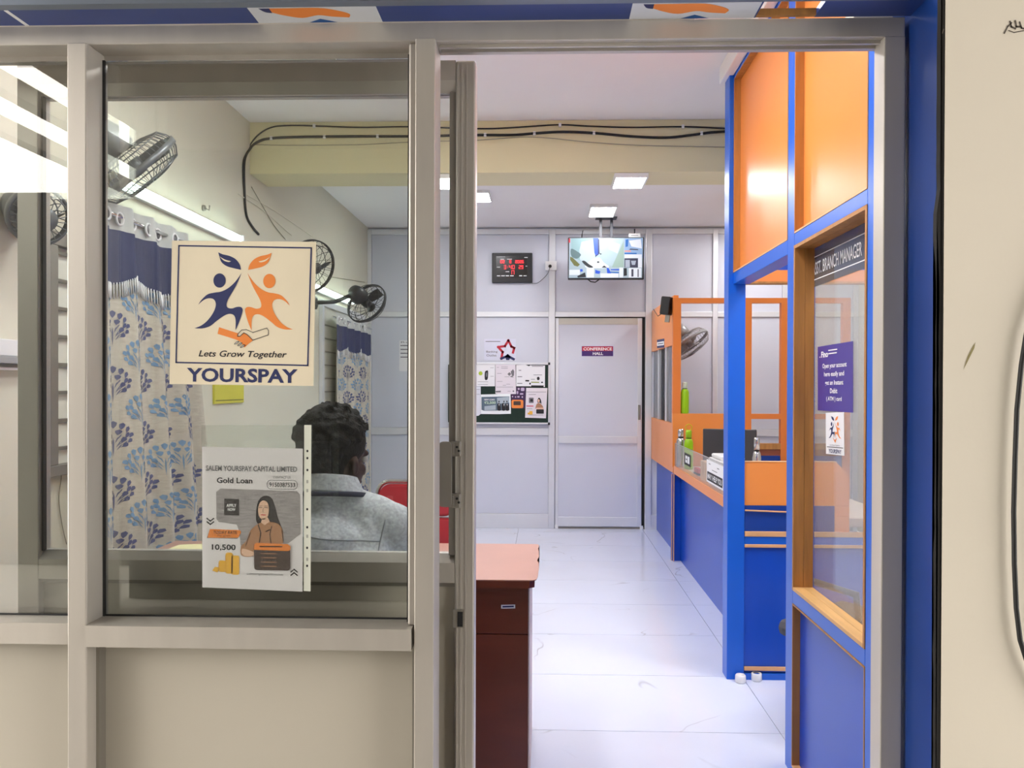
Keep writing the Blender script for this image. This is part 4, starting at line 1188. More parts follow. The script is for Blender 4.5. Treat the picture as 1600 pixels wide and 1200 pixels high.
SKIN = mat('brown_skin', (62, 37, 28), rough=0.5, var=0.08, scale=14)
HAIRM = mat('black_curly_hair', (13, 12, 12), rough=0.65, spec=0.25, var=0.3, scale=60, bump=0.6, bscale=260)
SHIRT = mat('pale_grey_mottled_shirt', (196, 200, 203), rough=0.85, var=0.22, scale=120, bump=0.12, bscale=90)
TROUSER = mat('dark_trouser_cloth', (48, 50, 60), rough=0.9, var=0.08, scale=20)
MX0, MY0 = -0.585, 2.02
man = thing('person', 'curly haired man in a pale grey shirt seated with his back to the glass', 'person', (MX0, MY0, 0))
hd = at_y(519, 700, 2.06)
HX, HY = hd.x, 2.065
yaw = -0.58                                        # head turned to his right
HM = Matrix.Translation((HX + 0.007, HY, 1.192)) @ Matrix.Rotation(yaw, 4, 'Z') @ Matrix.Rotation(-0.10, 4, 'X')
sh = 0.178
b = B()
def hball(c, r, sub=3):
    """ellipsoid in head axes: x to his right, y forward, z up"""
    n0 = len(b.bm.verts)
    b.ball((0, 0, 0), r, sub)
    b.bm.verts.ensure_lookup_table()
    vs = b.bm.verts[n0:]
    for v in vs: v.co = HM @ (v.co + Vector(c))
hball((0, -0.008, 0.028), (0.074, 0.092, 0.086))          # skull
hball((0, 0.022, -0.040), (0.060, 0.066, 0.066))          # face
hball((0, 0.050, -0.083), (0.034, 0.034, 0.026))          # chin
hball((0, 0.012, -0.074), (0.060, 0.058, 0.038))          # jaw
for s in (-1, 1):
    hball((s * 0.038, 0.056, -0.034), (0.020, 0.018, 0.020), 2)   # cheek bones
    hball((s * 0.073, 0.006, -0.026), (0.008, 0.016, 0.027), 2)  # ears
    hball((s * 0.076, 0.000, -0.016), (0.007, 0.010, 0.015), 2)
    hball((s * 0.030, 0.076, 0.010), (0.020, 0.011, 0.010), 2)    # brow
    hball((s * 0.012, 0.094, -0.046), (0.009, 0.010, 0.008), 2)   # nostril
hball((0, 0.092, -0.022), (0.009, 0.014, 0.026), 2)       # nose bridge
hball((0, 0.102, -0.042), (0.012, 0.013, 0.012), 2)       # nose tip
hball((0, 0.086, -0.068), (0.021, 0.010, 0.006), 2)       # upper lip
hball((0, 0.084, -0.077), (0.018, 0.010, 0.006), 2)       # lower lip
nb = HM @ Vector((0, -0.030, -0.06))
limb(b, [(MX0, MY0 - 0.005, 1.05), (nb.x * 0.5 + MX0 * 0.5, nb.y - 0.01, 1.11), nb], [0.062, 0.054, 0.056])
# torso
limb(b, [(MX0, MY0 - 0.06, 0.53), (MX0, MY0 - 0.045, 0.72), (MX0, MY0 - 0.02, 0.92), (MX0, MY0, 1.02)], [0.135, 0.118, 0.128, 0.085])
for s in (-1, 1):
    limb(b, [(MX0 + s * 0.06, MY0 - 0.03, 0.58), (MX0 + s * 0.075, MY0 - 0.02, 0.90), (MX0 + s * 0.10, MY0 + 0.005, 0.99)], [0.11, 0.098, 0.075])
    S_ = (MX0 + s * sh, MY0 + 0.015, 1.008); E_ = (MX0 + s * 0.245, MY0 + 0.16, 0.795); W_ = (MX0 + s * 0.13, 2.475, 0.805)
    limb(b, [(MX0 + s * 0.06, MY0, 1.03), S_], [0.062, 0.054])
    limb(b, [S_, E_], [0.055, 0.040]); limb(b, [E_, W_], [0.042, 0.027])
    # hand resting on the desk
    Wv = Vector(W_); Pm = Vector((MX0 + s * 0.105, 2.555, 0.778))
    limb(b, [Wv, Pm], [0.025, 0.022])
    for q_ in (-1, -0.33, 0.33, 1):
        limb(b, [Wv.lerp(Pm, 0.5) + Vector((q_ * 0.016, 0, 0)), Pm + Vector((q_ * 0.030, 0.0, 0.0))], [0.014, 0.0115], 10)
    for q_, L in ((-1, 0.062), (-0.33, 0.074), (0.33, 0.072), (1, 0.055)):
        f0 = Pm + Vector((q_ * 0.030, 0.005, 0.0))
        f1 = f0 + Vector((q_ * 0.004 - s * 0.004, L * 0.55, 0.004)); f2 = f1 + Vector((-s * 0.002, L * 0.42, -0.018))
        limb(b, [f0, f1, f2], [0.0102, 0.0092, 0.0078], 10)
    t0 = Wv.lerp(Pm, 0.35) + Vector((-s * 0.018, 0, -0.004)); t1 = t0 + Vector((-s * 0.032, 0.030, -0.006)); t2 = t1 + Vector((-s * 0.010, 0.034, -0.006))
    limb(b, [t0, t1, t2], [0.014, 0.0105, 0.009], 10)
    # legs under the desk
    Hp = (MX0 + s * 0.09, MY0 - 0.03, 0.535); K_ = (MX0 + s * 0.12, MY0 + 0.40, 0.545); A_ = (MX0 + s * 0.12, MY0 + 0.42, 0.095)
    limb(b, [Hp, K_], [0.088, 0.058]); limb(b, [K_, (K_[0], K_[1] + 0.01, 0.36), A_], [0.056, 0.052, 0.036])
    limb(b, [A_, (A_[0] + s * 0.01, A_[1] + 0.15, 0.045)], [0.038, 0.034])
body = remeshed(b, 'body', SKIN, man, 0.0052, 3)
for s in (-1, 1):
    ec = HM @ Vector((s * 0.030, 0.0795, -0.006))
    ey = B().ball(ec, 0.0105, 2).obj('eye', mat('eye_white', (226, 220, 212), rough=0.2), man)
    B().ball(HM @ Vector((s * 0.030, 0.0868, -0.006)), 0.0046, 2).obj('iris', mat('dark_iris', (24, 16, 12), rough=0.15), ey)

# hair: a close cap of curls over the skull and the nape
rh = random.Random(21)
b = B()
def hp(c, r, sub=2):
    p = HM @ Vector(c); b.ball(p, r, sub)
n0 = len(b.bm.verts)
b.ball((0, 0, 0), (0.083, 0.101, 0.092), 3); b.bm.verts.ensure_lookup_table()
for v in b.bm.verts[n0:]:
    v.co = HM @ (v.co + Vector((0, -0.018, 0.040)))
n0 = len(b.bm.verts)
b.ball((0, 0, 0), (0.072, 0.05, 0.092), 3); b.bm.verts.ensure_lookup_table()
for v in b.bm.verts[n0:]:
    v.co = HM @ (v.co + Vector((0, -0.046, -0.034)))
for k in range(420):
    th = rh.uniform(0, 2 * PI); ph = rh.uniform(-0.75, PI / 2)
    d = Vector((math.cos(ph) * math.cos(th), math.cos(ph) * math.sin(th), math.sin(ph)))
    if d.y > 0.35 and d.z < 0.30: continue
    if d.y > 0.12 and d.z < -0.05: continue
    c = Vector((d.x * 0.082, d.y * 0.099 - 0.018, d.z * 0.090 + 0.040))
    if d.z < -0.1: c = Vector((d.x * 0.074, d.y * 0.060 - 0.045, d.z * 0.115 + 0.02))
    hp(c, rh.uniform(0.008, 0.0165), 1)
for k in range(46):
    th = rh.uniform(0, 2 * PI); ph = rh.uniform(0.25, 1.3)
    d = Vector((math.cos(ph) * math.cos(th), math.cos(ph) * math.sin(th), math.sin(ph)))
    c = HM @ Vector((d.x * 0.088, d.y * 0.104 - 0.018, d.z * 0.097 + 0.040))
    ax = axis_matrix(c, (rh.uniform(-1, 1), rh.uniform(-1, 1), rh.uniform(-0.3, 1)))
    b.tube([ax @ Vector((0.010 * math.cos(a * 0.5), 0.010 * math.sin(a * 0.5), a * 0.0008)) for a in range(10)], 0.0032, 5)
remeshed(b, 'hair', HAIRM, man, 0.0036, 1)

# shirt: yoke, body and sleeves as one garment, with collar and inner band
b = B()
limb(b, [(MX0, MY0 - 0.055, 0.56), (MX0, MY0 - 0.045, 0.74), (MX0, MY0 - 0.02, 0.93), (MX0, MY0 - 0.004, 1.035)], [0.160, 0.140, 0.150, 0.090])
for s in (-1, 1):
    limb(b, [(MX0 + s * 0.065, MY0 - 0.035, 0.60), (MX0 + s * 0.085, MY0 - 0.02, 0.90), (MX0 + s * 0.105, MY0 + 0.005, 0.995)], [0.128, 0.116, 0.082])
    limb(b, [(MX0 + s * 0.045, MY0, 1.050), (MX0 + s * 0.115, MY0 + 0.010, 1.036), (MX0 + s * (sh + 0.005), MY0 + 0.015, 1.002)], [0.070, 0.066, 0.064])
    limb(b, [(MX0 + s * (sh + 0.004), MY0 + 0.015, 1.000), (MX0 + s * 0.232, MY0 + 0.085, 0.890), (MX0 + s * 0.247, MY0 + 0.145, 0.815)], [0.066, 0.060, 0.058])
shirt = remeshed(b, 'shirt', SHIRT, man, 0.008, 4)
# fabric folds
rs = random.Random(4)
from mathutils import noise as _nz
for v in shirt.data.vertices:
    p = v.co
    f = _nz.noise(Vector((p.x * 9, p.y * 9, p.z * 5))) * 0.007 + _nz.noise(Vector((p.x * 22, p.y * 22, p.z * 14))) * 0.0035
    v.co = p + v.normal * f
for s in (-1, 1):
    cuffb = B(); E2 = Vector((MX0 + s * 0.247, MY0 + 0.145, 0.815))
    cuffb.tube([E2 + Vector((0.062 * math.cos(a * PI / 10), 0.045 * math.sin(a * PI / 10), -0.016 + 0.036 * math.sin(a * PI / 10))) for a in range(20)], 0.006, 6, closed=True)
    cuffb.obj('sleeve_hem', SHIRT, shirt)
cen = Vector((MX0 + 0.012, MY0 + 0.004, 0))
def collar(u, v):
    a = -PI * 1.22 + u * PI * 1.44
    rr_ = 0.070 + 0.020 * v
    z = 1.142 - 0.012 * math.cos(a + PI / 2) * 0 - 0.046 * v + 0.018 * math.cos(a - (-PI / 2)) - 0.004
    return Vector((cen.x + rr_ * 1.06 * math.cos(a), cen.y - 0.005 + rr_ * 0.98 * math.sin(a), z))
b = B().grid(collar, 36, 6); co = b.obj('collar', SHIRT, shirt)
md = co.modifiers.new('thick', 'SOLIDIFY'); md.thickness = 0.004
b = B().grid(lambda u, v: Vector((cen.x + (0.094 + 0.003 * v) * 1.07 * math.cos(-PI * 1.1 + u * PI * 1.2), cen.y - 0.005 + (0.094 + 0.003 * v) * math.sin(-PI * 1.1 + u * PI * 1.2), 1.098 + 0.016 * math.cos(-PI * 1.1 + u * PI * 1.2 + PI / 2) - 0.012 * v)), 36, 2)
lb = b.obj('lanyard_band', mat('dark_navy_band', (38, 42, 62), rough=0.8), shirt); md = lb.modifiers.new('thick', 'SOLIDIFY'); md.thickness = 0.003
b = B()
sv = shirt.data.vertices
from mathutils.bvhtree import BVHTree
_so = origin(shirt)
_bv = BVHTree.FromPolygons([v.co + _so for v in shirt.data.vertices], [tuple(p.vertices) for p in shirt.data.polygons])
def on_back(x, z):
    h = _bv.ray_cast(Vector((x, MY0 - 1.0, z)), Vector((0, 1, 0)))[0]
    return h + Vector((0, -0.0008, 0)) if h else None
sm_ = [on_back(MX0 - 0.16 + 0.32 * k / 24, 1.008 - 0.16 * abs(-0.16 + 0.32 * k / 24)) for k in range(25)]
b.tube([p for p in sm_ if p], 0.0018, 5)
for s in (-1, 1):
    arm_ = [on_back(MX0 + s * (0.172 - 0.012 * math.sin(k / 14 * PI)), 1.035 - 0.16 * k / 14) for k in range(15)]
    b.tube([p for p in arm_ if p], 0.0018, 5)
b.obj('yoke_seam', mat('grey_seam', (150, 154, 158), rough=0.9), shirt)
# trousers and shoes
b = B()
limb(b, [(MX0 - 0.08, MY0 - 0.05, 0.56), (MX0 + 0.08, MY0 - 0.05, 0.56)], [0.118, 0.118])
for s in (-1, 1):
    Hp = (MX0 + s * 0.09, MY0 - 0.03, 0.540); K_ = (MX0 + s * 0.12, MY0 + 0.40, 0.548); A_ = (MX0 + s * 0.12, MY0 + 0.42, 0.13)
    limb(b, [Hp, K_], [0.098, 0.070]); limb(b, [K_, A_], [0.068, 0.056])
remeshed(b, 'trousers', TROUSER, man, 0.009, 3)
for s in (-1, 1):
    b = B(); x = MX0 + s * 0.125
    limb(b, [(x, MY0 + 0.39, 0.047), (x + s * 0.008, MY0 + 0.58, 0.040)], [0.046, 0.040])
    b.box(x - 0.045, x + 0.05, MY0 + 0.345, MY0 + 0.62, 0.001, 0.02, bev=0.008)
    remeshed(b, 'shoe', BLACKP, man, 0.007, 2)
office_chair('desk_chair', 'black low backed swivel chair under the seated man', (MX0, MY0 - 0.02, 0), 0.0, mat('black_chair_fabric', (34, 34, 38), rough=0.85), backz=(0.50, 0.80), seat=0.43, arms=False)

# ================================================================== THINGS ON THE FAR WALL
YP = YB - 0.0145
def wsheet(x0, y0, x1, y1, Y, units):
    return Sheet(at_y(x0, y0, Y), at_y(x1, y0, Y), at_y(x0, y1, Y), (0, -1, 0), units)

# led clock
ck = thing('digital_clock', 'black digital wall clock with glowing red figures', 'clock', at_y(800, 443, YP))
c0, c1 = at_y(769, 442.5, YP), at_y(832, 396, YP)
box('case', BLACKP, ck, c0.x, c1.x, YP - 0.035, YP, c0.z, c1.z, bev=0.006)
S = Sheet((c0.x, YP - 0.0355, c1.z), (c1.x, YP - 0.0355, c1.z), (c0.x, YP - 0.0355, c0.z), (0, -1, 0), (65, 88, 975, 770))
S.ink('display_window', mat('smoked_window', (20, 16, 20), rough=0.25), ck, [[(160, 165), (860, 165), (860, 660), (160, 660)]], 0.0004)
REDLED = emit('red_led', (255, 50, 60), 2.6)
SEG = {'0': 'abcdef', '1': 'bc', '2': 'abged', '3': 'abgcd', '4': 'fgbc', '5': 'afgcd', '6': 'afgedc', '7': 'abc', '8': 'abcdefg', '9': 'abcfgd'}
def digits(s, x, y, w, h, gap):
    out = []
    for ch in s:
        if ch == ':':
            out += [ellipse(x + 6, y + h * 0.3, 5, 5, 8), ellipse(x + 6, y + h * 0.7, 5, 5, 8)]; x += 18; continue
        if ch == ' ':
            x += w; continue
        L = {'a': [(x, y), (x + w, y)], 'g': [(x, y + h / 2), (x + w, y + h / 2)], 'd': [(x, y + h), (x + w, y + h)],
             'f': [(x, y), (x, y + h / 2)], 'b': [(x + w, y), (x + w, y + h / 2)], 'e': [(x, y + h / 2), (x, y + h)], 'c': [(x + w, y + h / 2), (x + w, y + h)]}
        for sname in SEG[ch]: out += stroke(L[sname], 9)
        x += w + gap
    return out
S.ink('date_figures', REDLED, ck, digits('02', 258, 262, 34, 58, 20) + digits('8', 462, 262, 34, 58, 20) + digits('2026', 592, 262, 32, 58, 18), 0.0010)
S.ink('time_figures', REDLED, ck, digits('3', 340, 372, 40, 82, 20) + digits(':', 412, 372, 10, 82, 0) + digits('40', 456, 372, 44, 82, 26) + digits('29', 676, 376, 34, 74, 20), 0.0010)
S.ink('temperature_figures', REDLED, ck, digits('17', 478, 492, 34, 84, 18), 0.0010)
S.ink('white_captions', INK_WHITE, ck, stroke([(260, 232), (330, 232)], 16) + stroke([(410, 232), (505, 232)], 16) + stroke([(800, 195), (860, 195)], 18) + stroke([(180, 415), (240, 415)], 16) + stroke([(380, 518), (445, 518)], 16)
      + sum([stroke([(x, 612), (x + l, 612)], 22) for x, l in ((190, 50), (285, 62), (388, 50), (485, 58), (690, 46), (785, 50))], []) + stroke([(165, 178), (360, 178)], 5) + stroke([(825, 392), (855, 392)], 10), 0.0010)

# socket box and lead
sb = thing('socket_box', 'white square junction box with a round black socket beside the clock', 'socket', at_y(861, 424, YW - 0.006))
c0, c1 = at_y(852, 423, YW - 0.006), at_y(870, 409, YW - 0.006)
box('box_body', WHITE, sb, c0.x, c1.x, YW - 0.04, YW - 0.006, c0.z, c1.z, bev=0.003)
B().lathe([(0.0, 0.001), (0.016, 0.001), (0.016, 0.004), (0.0, 0.004)], axis_matrix(at_y(859.5, 416, YW - 0.041), (0, -1, 0)), 16).obj('socket_plug', BLACKP, sb)
wire('power_lead', 'thin grey lead curving from the clock up to the white socket box', [at_y(831, 443, YP - 0.02), at_y(840, 442, YW - 0.02), at_y(849, 435, YW - 0.03), at_y(856, 427, YW - 0.045), at_y(859, 418, YW - 0.047)], 0.0035, m=mat('grey_lead', (110, 112, 118), rough=0.5), cat='wire')

# television
YT = 7.05
tvc0, tvc1 = at_y(887.5, 436.5, YT), at_y(1006.5, 370.5, YT)
tv = thing('television', 'wall television showing camera views hung from the ceiling above the conference door', 'television', ((tvc0.x + tvc1.x) / 2, YT, tvc0.z))
box('housing', BLACKP, tv, tvc0.x, tvc1.x, YT, YT + 0.05, tvc0.z, tvc1.z, bev=0.006)
S = Sheet((tvc0.x, YT - 0.0005, tvc1.z), (tvc1.x, YT - 0.0005, tvc1.z), (tvc0.x, YT - 0.0005, tvc0.z), (0, -1, 0), (70, 112, 1545, 912))
def scr_(name, rgb, polys, w, e=0.52):
    S.ink(name, emit('screen_' + '_'.join(map(str, rgb)), rgb, e), tvs, polys, w)
tvs = S.ink('screen', emit('screen_base', (176, 196, 208), 0.5), tv, [[(92, 128), (1525, 128), (1505, 885), (85, 885)]], 0.0004)
def R_(a, b_, c, d): return [(a, b_), (c, b_), (c, d), (a, d)]
scr_('camera_view', (150, 186, 192), [[(130, 132), (560, 132), (590, 470), (560, 680), (320, 560), (130, 480)]], 0.0008)
scr_('camera_view', (196, 212, 226), [[(330, 200), (550, 160), (600, 560), (560, 680), (300, 540), (290, 360)]], 0.0010)
scr_('camera_view', (96, 124, 128), [smooth_poly([(130, 330), (260, 390), (320, 450), (240, 520), (135, 470)], 4)], 0.0012)
scr_('camera_view', (110, 112, 60), [[(110, 480), (160, 500), (300, 630), (260, 670), (190, 650), (110, 540)]], 0.0013)
scr_('camera_view', (26, 84, 214), [[(555, 130), (660, 130), (665, 440), (610, 480), (580, 400)], [(600, 730), (640, 745), (700, 760), (680, 810), (600, 800)], [(820, 690), (860, 700), (910, 800), (880, 840), (830, 790)], [(300, 720), (350, 715), (360, 760), (310, 770)], [(900, 720), (1070, 715), (1070, 745), (900, 740)]], 0.0012)
scr_('camera_view', (24, 40, 96), [[(645, 150), (675, 150), (680, 420), (600, 490), (600, 460), (650, 430)]], 0.0014)
scr_('camera_view', (180, 204, 214), [[(680, 132), (1150, 132), (960, 660), (760, 640), (560, 520), (690, 430)]], 0.0009)
scr_('camera_view', (226, 236, 246), [[(870, 180), (1080, 250), (1030, 420), (860, 340)], [(755, 150), (830, 160), (800, 320), (740, 290)]], 0.0013)
scr_('camera_view', (160, 186, 176), [[(1150, 180), (1150, 685), (920, 685)]], 0.0012)
scr_('camera_view', (232, 240, 248), [smooth_poly([(570, 520), (680, 500), (760, 590), (860, 690), (420, 690), (460, 590)], 3), R_(430, 695, 575, 880), R_(1065, 690, 1140, 880), R_(95, 730, 300, 830)], 0.0013)
scr_('camera_view', (24, 32, 40), [smooth_poly([(340, 570), (390, 560), (470, 620), (560, 680), (480, 690), (400, 640)], 3), ellipse(655, 585, 26, 16, 10), [(720, 690), (770, 650), (830, 690)], [(1150, 700), (1210, 700), (1215, 840), (1150, 850)], [(250, 850), (400, 780), (420, 870), (260, 880)], [(670, 410), (730, 430), (700, 446)]], 0.0016)
scr_('camera_view', (150, 180, 220), [R_(1165, 135, 1515, 500)], 0.0010)
scr_('camera_view', (236, 240, 250), [[(1250, 180), (1480, 150), (1500, 330), (1300, 290)], R_(1165, 440, 1500, 510), R_(1430, 510, 1500, 690), R_(1250, 700, 1490, 880), R_(700, 800, 1050, 880)], 0.0014)
scr_('camera_view', (60, 60, 84), [R_(1165, 515, 1425, 690), [(1280, 330), (1420, 340), (1440, 360), (1250, 350)], R_(1300, 720, 1340, 860), R_(1420, 720, 1440, 870)], 0.0015)
scr_('camera_view', (176, 186, 204), [R_(1180, 545, 1270, 685), [(1290, 560), (1390, 560), (1370, 640), (1310, 640)]], 0.0018)
scr_('camera_view', (230, 160, 150), [R_(1165, 365, 1290, 392)], 0.0018)
scr_('camera_view', (40, 110, 190), [[(1185, 160), (1240, 150), (1230, 290), (1185, 300)], R_(1165, 410, 1400, 436), [(900, 765), (1060, 775), (1060, 800), (900, 790)]], 0.0018)
scr_('camera_view', (220, 50, 70), [R_(82, 135, 110, 215)], 0.0020)
bz = at_y(947, 353, YT + 0.03)
for px in (938.5, 955.5):
    x = at_y(px, 360, YT + 0.03).x
    box('hanger_post', mat('grey_bracket', (54, 56, 64), rough=0.5), tv, x - 0.012, x + 0.012, YT + 0.02, YT + 0.045, tvc1.z - 0.02, ZC - 0.006)
xa, xb = at_y(931, 360, YT).x, at_y(964, 360, YT).x
box('ceiling_plate', mat('grey_bracket'), tv, xa, xb, YT - 0.03, YT + 0.09, ZC - 0.006, ZC)
B().tube([at_y(x, y, YT + 0.02) for x, y in ((918, 436), (923, 440), (930, 441), (936, 437))], 0.006, 6).obj('cable_loop', RUBBER, tv)
B().tube([at_y(x, y, YT + 0.02) for x, y in ((909, 371), (909.5, 366), (911, 360))], 0.005, 6).obj('antenna_lead', RUBBER, tv)
rb = thing('receiver_box', 'small grey receiver box above the right end of the television', 'box', at_y(992, 371, YT + 0.03))
c0, c1 = at_y(982.5, 370.2, YT + 0.02), at_y(1000.5, 365, YT + 0.02)
zb0 = tvc1.z + 0.0005
box('case', mat('light_grey_case', (206, 206, 206), rough=0.4), rb, c0.x, c1.x, YT + 0.01, YT + 0.045, zb0, zb0 + 0.035, bev=0.002)
box('label_strip', INK_GREY, rb, c0.x + 0.02, c1.x - 0.02, YT + 0.009, YT + 0.01, zb0 + 0.014, zb0 + 0.02)
x = at_y(992, 360, YT).x
B().tube([(x, YT + 0.03, zb0 + 0.03), (x, YT + 0.03, zb0 + 0.08)], 0.007, 6).obj('aerial', BLACKP, rb)

# conference sign on the door
S = wsheet(909, 541, 958, 556.5, YB - 0.0225, (905, 1068, 1165, 1152))
t = thing('door_sign', 'red and violet lettered name sign on the conference door', 'sign', S.P(1035, 1152))
S.slab('plate', INK_PURPLE, t, 0.002)
S.ink('red_band', INK_RED, t, [[(908, 1070), (1162, 1070), (1162, 1108), (908, 1108)]], 0.0026)
S.ink('violet_band', mat('deep_violet_ink', (72, 40, 110), rough=0.5), t, [[(908, 1108), (1162, 1108), (1162, 1150), (908, 1150)]], 0.0026)
S.text('CONFERENCE', 918, 1154, 1078, 1104, INK_WHITE, t, 0.0032, bold=0.03)
S.text('HALL', 996, 1082, 1118, 1142, INK_WHITE, t, 0.0032, bold=0.03)

# star poster
S = wsheet(756.5, 529.5, 806, 563, YP, (110, 125, 470, 375))
t = thing('star_poster', 'white poster with a red and navy star outline above the notice board', 'poster', S.P(290, 375))
S.slab('sheet', mat('pale_poster_paper', (222, 224, 240), rough=0.6), t, 0.0015)
def star(cx, cy, R, r):
    return [(cx + (R if k % 2 == 0 else r) * math.sin(k * PI / 5 + 0.05), cy - (R if k % 2 == 0 else r) * math.cos(k * PI / 5 + 0.05)) for k in range(10)]
st_ = star(380, 262, 118, 62)
st_ = [(min(452, x), y) for x, y in st_]
ring = [st_[i] for i in range(10)]
S.ink('star_outline', INK_RED, t, stroke(ring[6:10] + ring[0:4], 26), 0.0022)
S.ink('star_foot', INK_NAVY, t, stroke(ring[4:7], 28) + [[(345, 330), (378, 300), (412, 330), (395, 372), (362, 372)]], 0.0026)
S.text('Banking', 134, 262, 262, 292, INK_GREY, t, 0.0022, bold=0.01)
S.text('Outlet', 136, 252, 304, 330, INK_GREY, t, 0.0022, bold=0.01)
S.ink('small_print', INK_GREY, t, stroke([(130, 155), (290, 155)], 8), 0.0022)

# paper notice at the left, half hidden by the post
S = wsheet(624, 532, 668, 580, YP, (0, 0, 44, 48))
t = thing('paper_notice', 'white paper notice with lines of print on the far wall left of the post', 'notice', S.P(22, 48))
S.slab('sheet', PAPER, t, 0.001)
S.ink('print_line', INK_GREY, t, sum([stroke([(2.5, y), (38, y)], 1.6) for y in (8, 14, 20, 26)], []), 0.0015)
S.text('Rules', 2.5, 30, 1.5, 4, INK_GREY, t, 0.0015)

# notice board and its papers
nbd = thing('notice_board', 'dark green notice board in a silver frame left of the conference door', 'notice board', at_y(780, 664, YW))
YN = YW - 0.02
c0, c1 = at_y(700, 660, YN), at_y(859, 568, YN)
box('felt', mat('dark_green_felt', (34, 52, 44), rough=0.95, var=0.08, scale=30), nbd, c0.x, c1.x - 0.014, YN, YW - 0.006, c0.z + 0.002, c1.z - 0.012)
box('frame', ALU_IN, nbd, c0.x, c1.x, YN - 0.006, YW - 0.006, c1.z - 0.012, c1.z + 0.008, bev=0.002)
box('frame', ALU_IN, nbd, c0.x, c1.x, YN - 0.006, YW - 0.006, c0.z - 0.014, c0.z + 0.002, bev=0.002)
box('frame', ALU_IN, nbd, c1.x - 0.014, c1.x, YN - 0.006, YW - 0.006, c0.z + 0.002, c1.z - 0.012, bev=0.002)
for z in (c0.z - 0.008, c1.z - 0.002):
    box('corner_cap', BLACKP, nbd, c1.x - 0.016, c1.x + 0.004, YN - 0.009, YN - 0.006, z - 0.012, z + 0.012, bev=0.002)
NX, NY = (742, 864), (560, 672)
def board_sheet(name, label, quad, m=PAPER, lift=0.0, cat='notice', grp=None):
    """quad in the drawing units of the board picture (1307 x 1200 for 122 x 112 px)"""
    S = Sheet(at_y(742, 560, YN - 0.0003 - lift), at_y(864, 560, YN - 0.0003 - lift), at_y(742, 672, YN - 0.0003 - lift), (0, -1, 0), (0, 0, 1307, 1200))
    cx = sum(q_[0] for q_ in quad) / len(quad); cy = max(q_[1] for q_ in quad)
    t = thing(name, label, cat, S.P(cx, cy), group='papers on the notice board')
    S.slab('sheet', m, t, 0.0012, poly=quad)
    for k in (0, 1):
        pass
    return S, t
def lines(S, t, xs, m=INK_GREY, w=5):
    S.ink('print_line', m, t, sum([stroke([(a, y), (b_, y)], w) for a, b_, y in xs], []), 0.0018)
S, t = board_sheet('paper_notice', 'white paper with a lime spot and dark bottle picture, top left of the notice board', [(-60, 100), (340, 100), (336, 466), (-60, 466)])
S.ink('lime_spot', mat('lime_ink', (176, 200, 60), rough=0.6), t, [ellipse(96, 250, 34, 34, 12)], 0.0018)
S.ink('bottle_picture', INK_BLACK, t, [smooth_poly([(168, 230), (195, 205), (222, 212), (218, 330), (196, 362), (166, 345)], 3)], 0.0018)
S.ink('bottle_glint', INK_GREY, t, [smooth_poly([(185, 250), (205, 235), (205, 300), (190, 310)], 3)], 0.0022)
lines(S, t, [(50, 220, 392), (50, 215, 436), (260, 315, 158), (262, 315, 300)])
S, t = board_sheet('paper_notice', 'white paper folded behind the green gap at the left of the board', [(-60, 470), (98, 470), (98, 930), (60, 960), (-60, 965)], mat('grey_white_paper', (226, 228, 236), rough=0.8))
lines(S, t, [(-40, 80, 520), (-40, 80, 600)])
S, t = board_sheet('paper_notice', 'large white form with a grey diamond pattern in the middle of the board', [(345, 95), (680, 95), (690, 595), (420, 602), (345, 590)], PAPERPINK, 0.002)
S.ink('diamond_print', INK_GREY, t, [[(545, 262), (580, 230), (610, 262), (578, 294)], [(600, 222), (640, 180), (660, 215), (655, 290), (630, 300), (615, 268)], [(590, 300), (620, 290), (655, 318), (600, 312)]], 0.0018)
lines(S, t, [(370, 400, 150), (445, 550, 140), (445, 550, 165), (375, 445, 250), (375, 460, 385), (500, 580, 308), (530, 590, 430), (470, 520, 450), (365, 640, 480), (550, 600, 548)])
S.ink('print_block', INK_GREY, t, [[(348, 545), (435, 540), (436, 566), (350, 570)], ellipse(645, 548, 14, 14, 8)], 0.0018)
S, t = board_sheet('paper_notice', 'small white notice with three short printed words right of the large form', [(692, 110), (850, 105), (905, 130), (940, 110), (935, 440), (930, 465), (692, 465)], PAPER, 0.001)
lines(S, t, [(740, 770, 200), (722, 786, 306), (715, 790, 418)], w=12)
S.ink('print_block', INK_BLACK, t, [[(848, 360), (910, 362), (908, 386), (845, 384)]], 0.0018)
S, t = board_sheet('paper_notice', 'white notice with a dark footer strip at the top right of the board', [(940, 118), (1175, 118), (1172, 478), (930, 470)], PAPER, 0.0035)
lines(S, t, [(960, 1140, 134), (985, 1120, 276), (945, 1000, 350)], w=8)
S.ink('print_block', INK_BLACK, t, [[(945, 450), (1155, 452), (1150, 478), (940, 472)], ellipse(1062, 335, 24, 30, 9), ellipse(925, 422, 14, 18, 8), ellipse(1125, 400, 18, 12, 8)], 0.0018)
S.ink('olive_print', mat('olive_ink', (150, 160, 70), rough=0.7), t, stroke([(950, 398), (1070, 400)], 16), 0.0018)
S, t = board_sheet('paper_notice', 'white card with a group photo of people in dark suits, lower left of the board', [(100, 605), (598, 590), (604, 925), (410, 932), (100, 930)], mat('glossy_card', (246, 250, 252), rough=0.3), 0.003)
S.ink('photo_print', mat('slate_ink', (92, 112, 128), rough=0.6), t, [[(110, 645), (578, 635), (580, 870), (150, 875), (112, 860)]], 0.0016)
S.ink('photo_light', mat('pale_slate_ink', (176, 190, 200), rough=0.6), t, [[(370, 660), (575, 640), (577, 740), (380, 760)], [(160, 800), (350, 780), (350, 860), (160, 868)]], 0.0019)
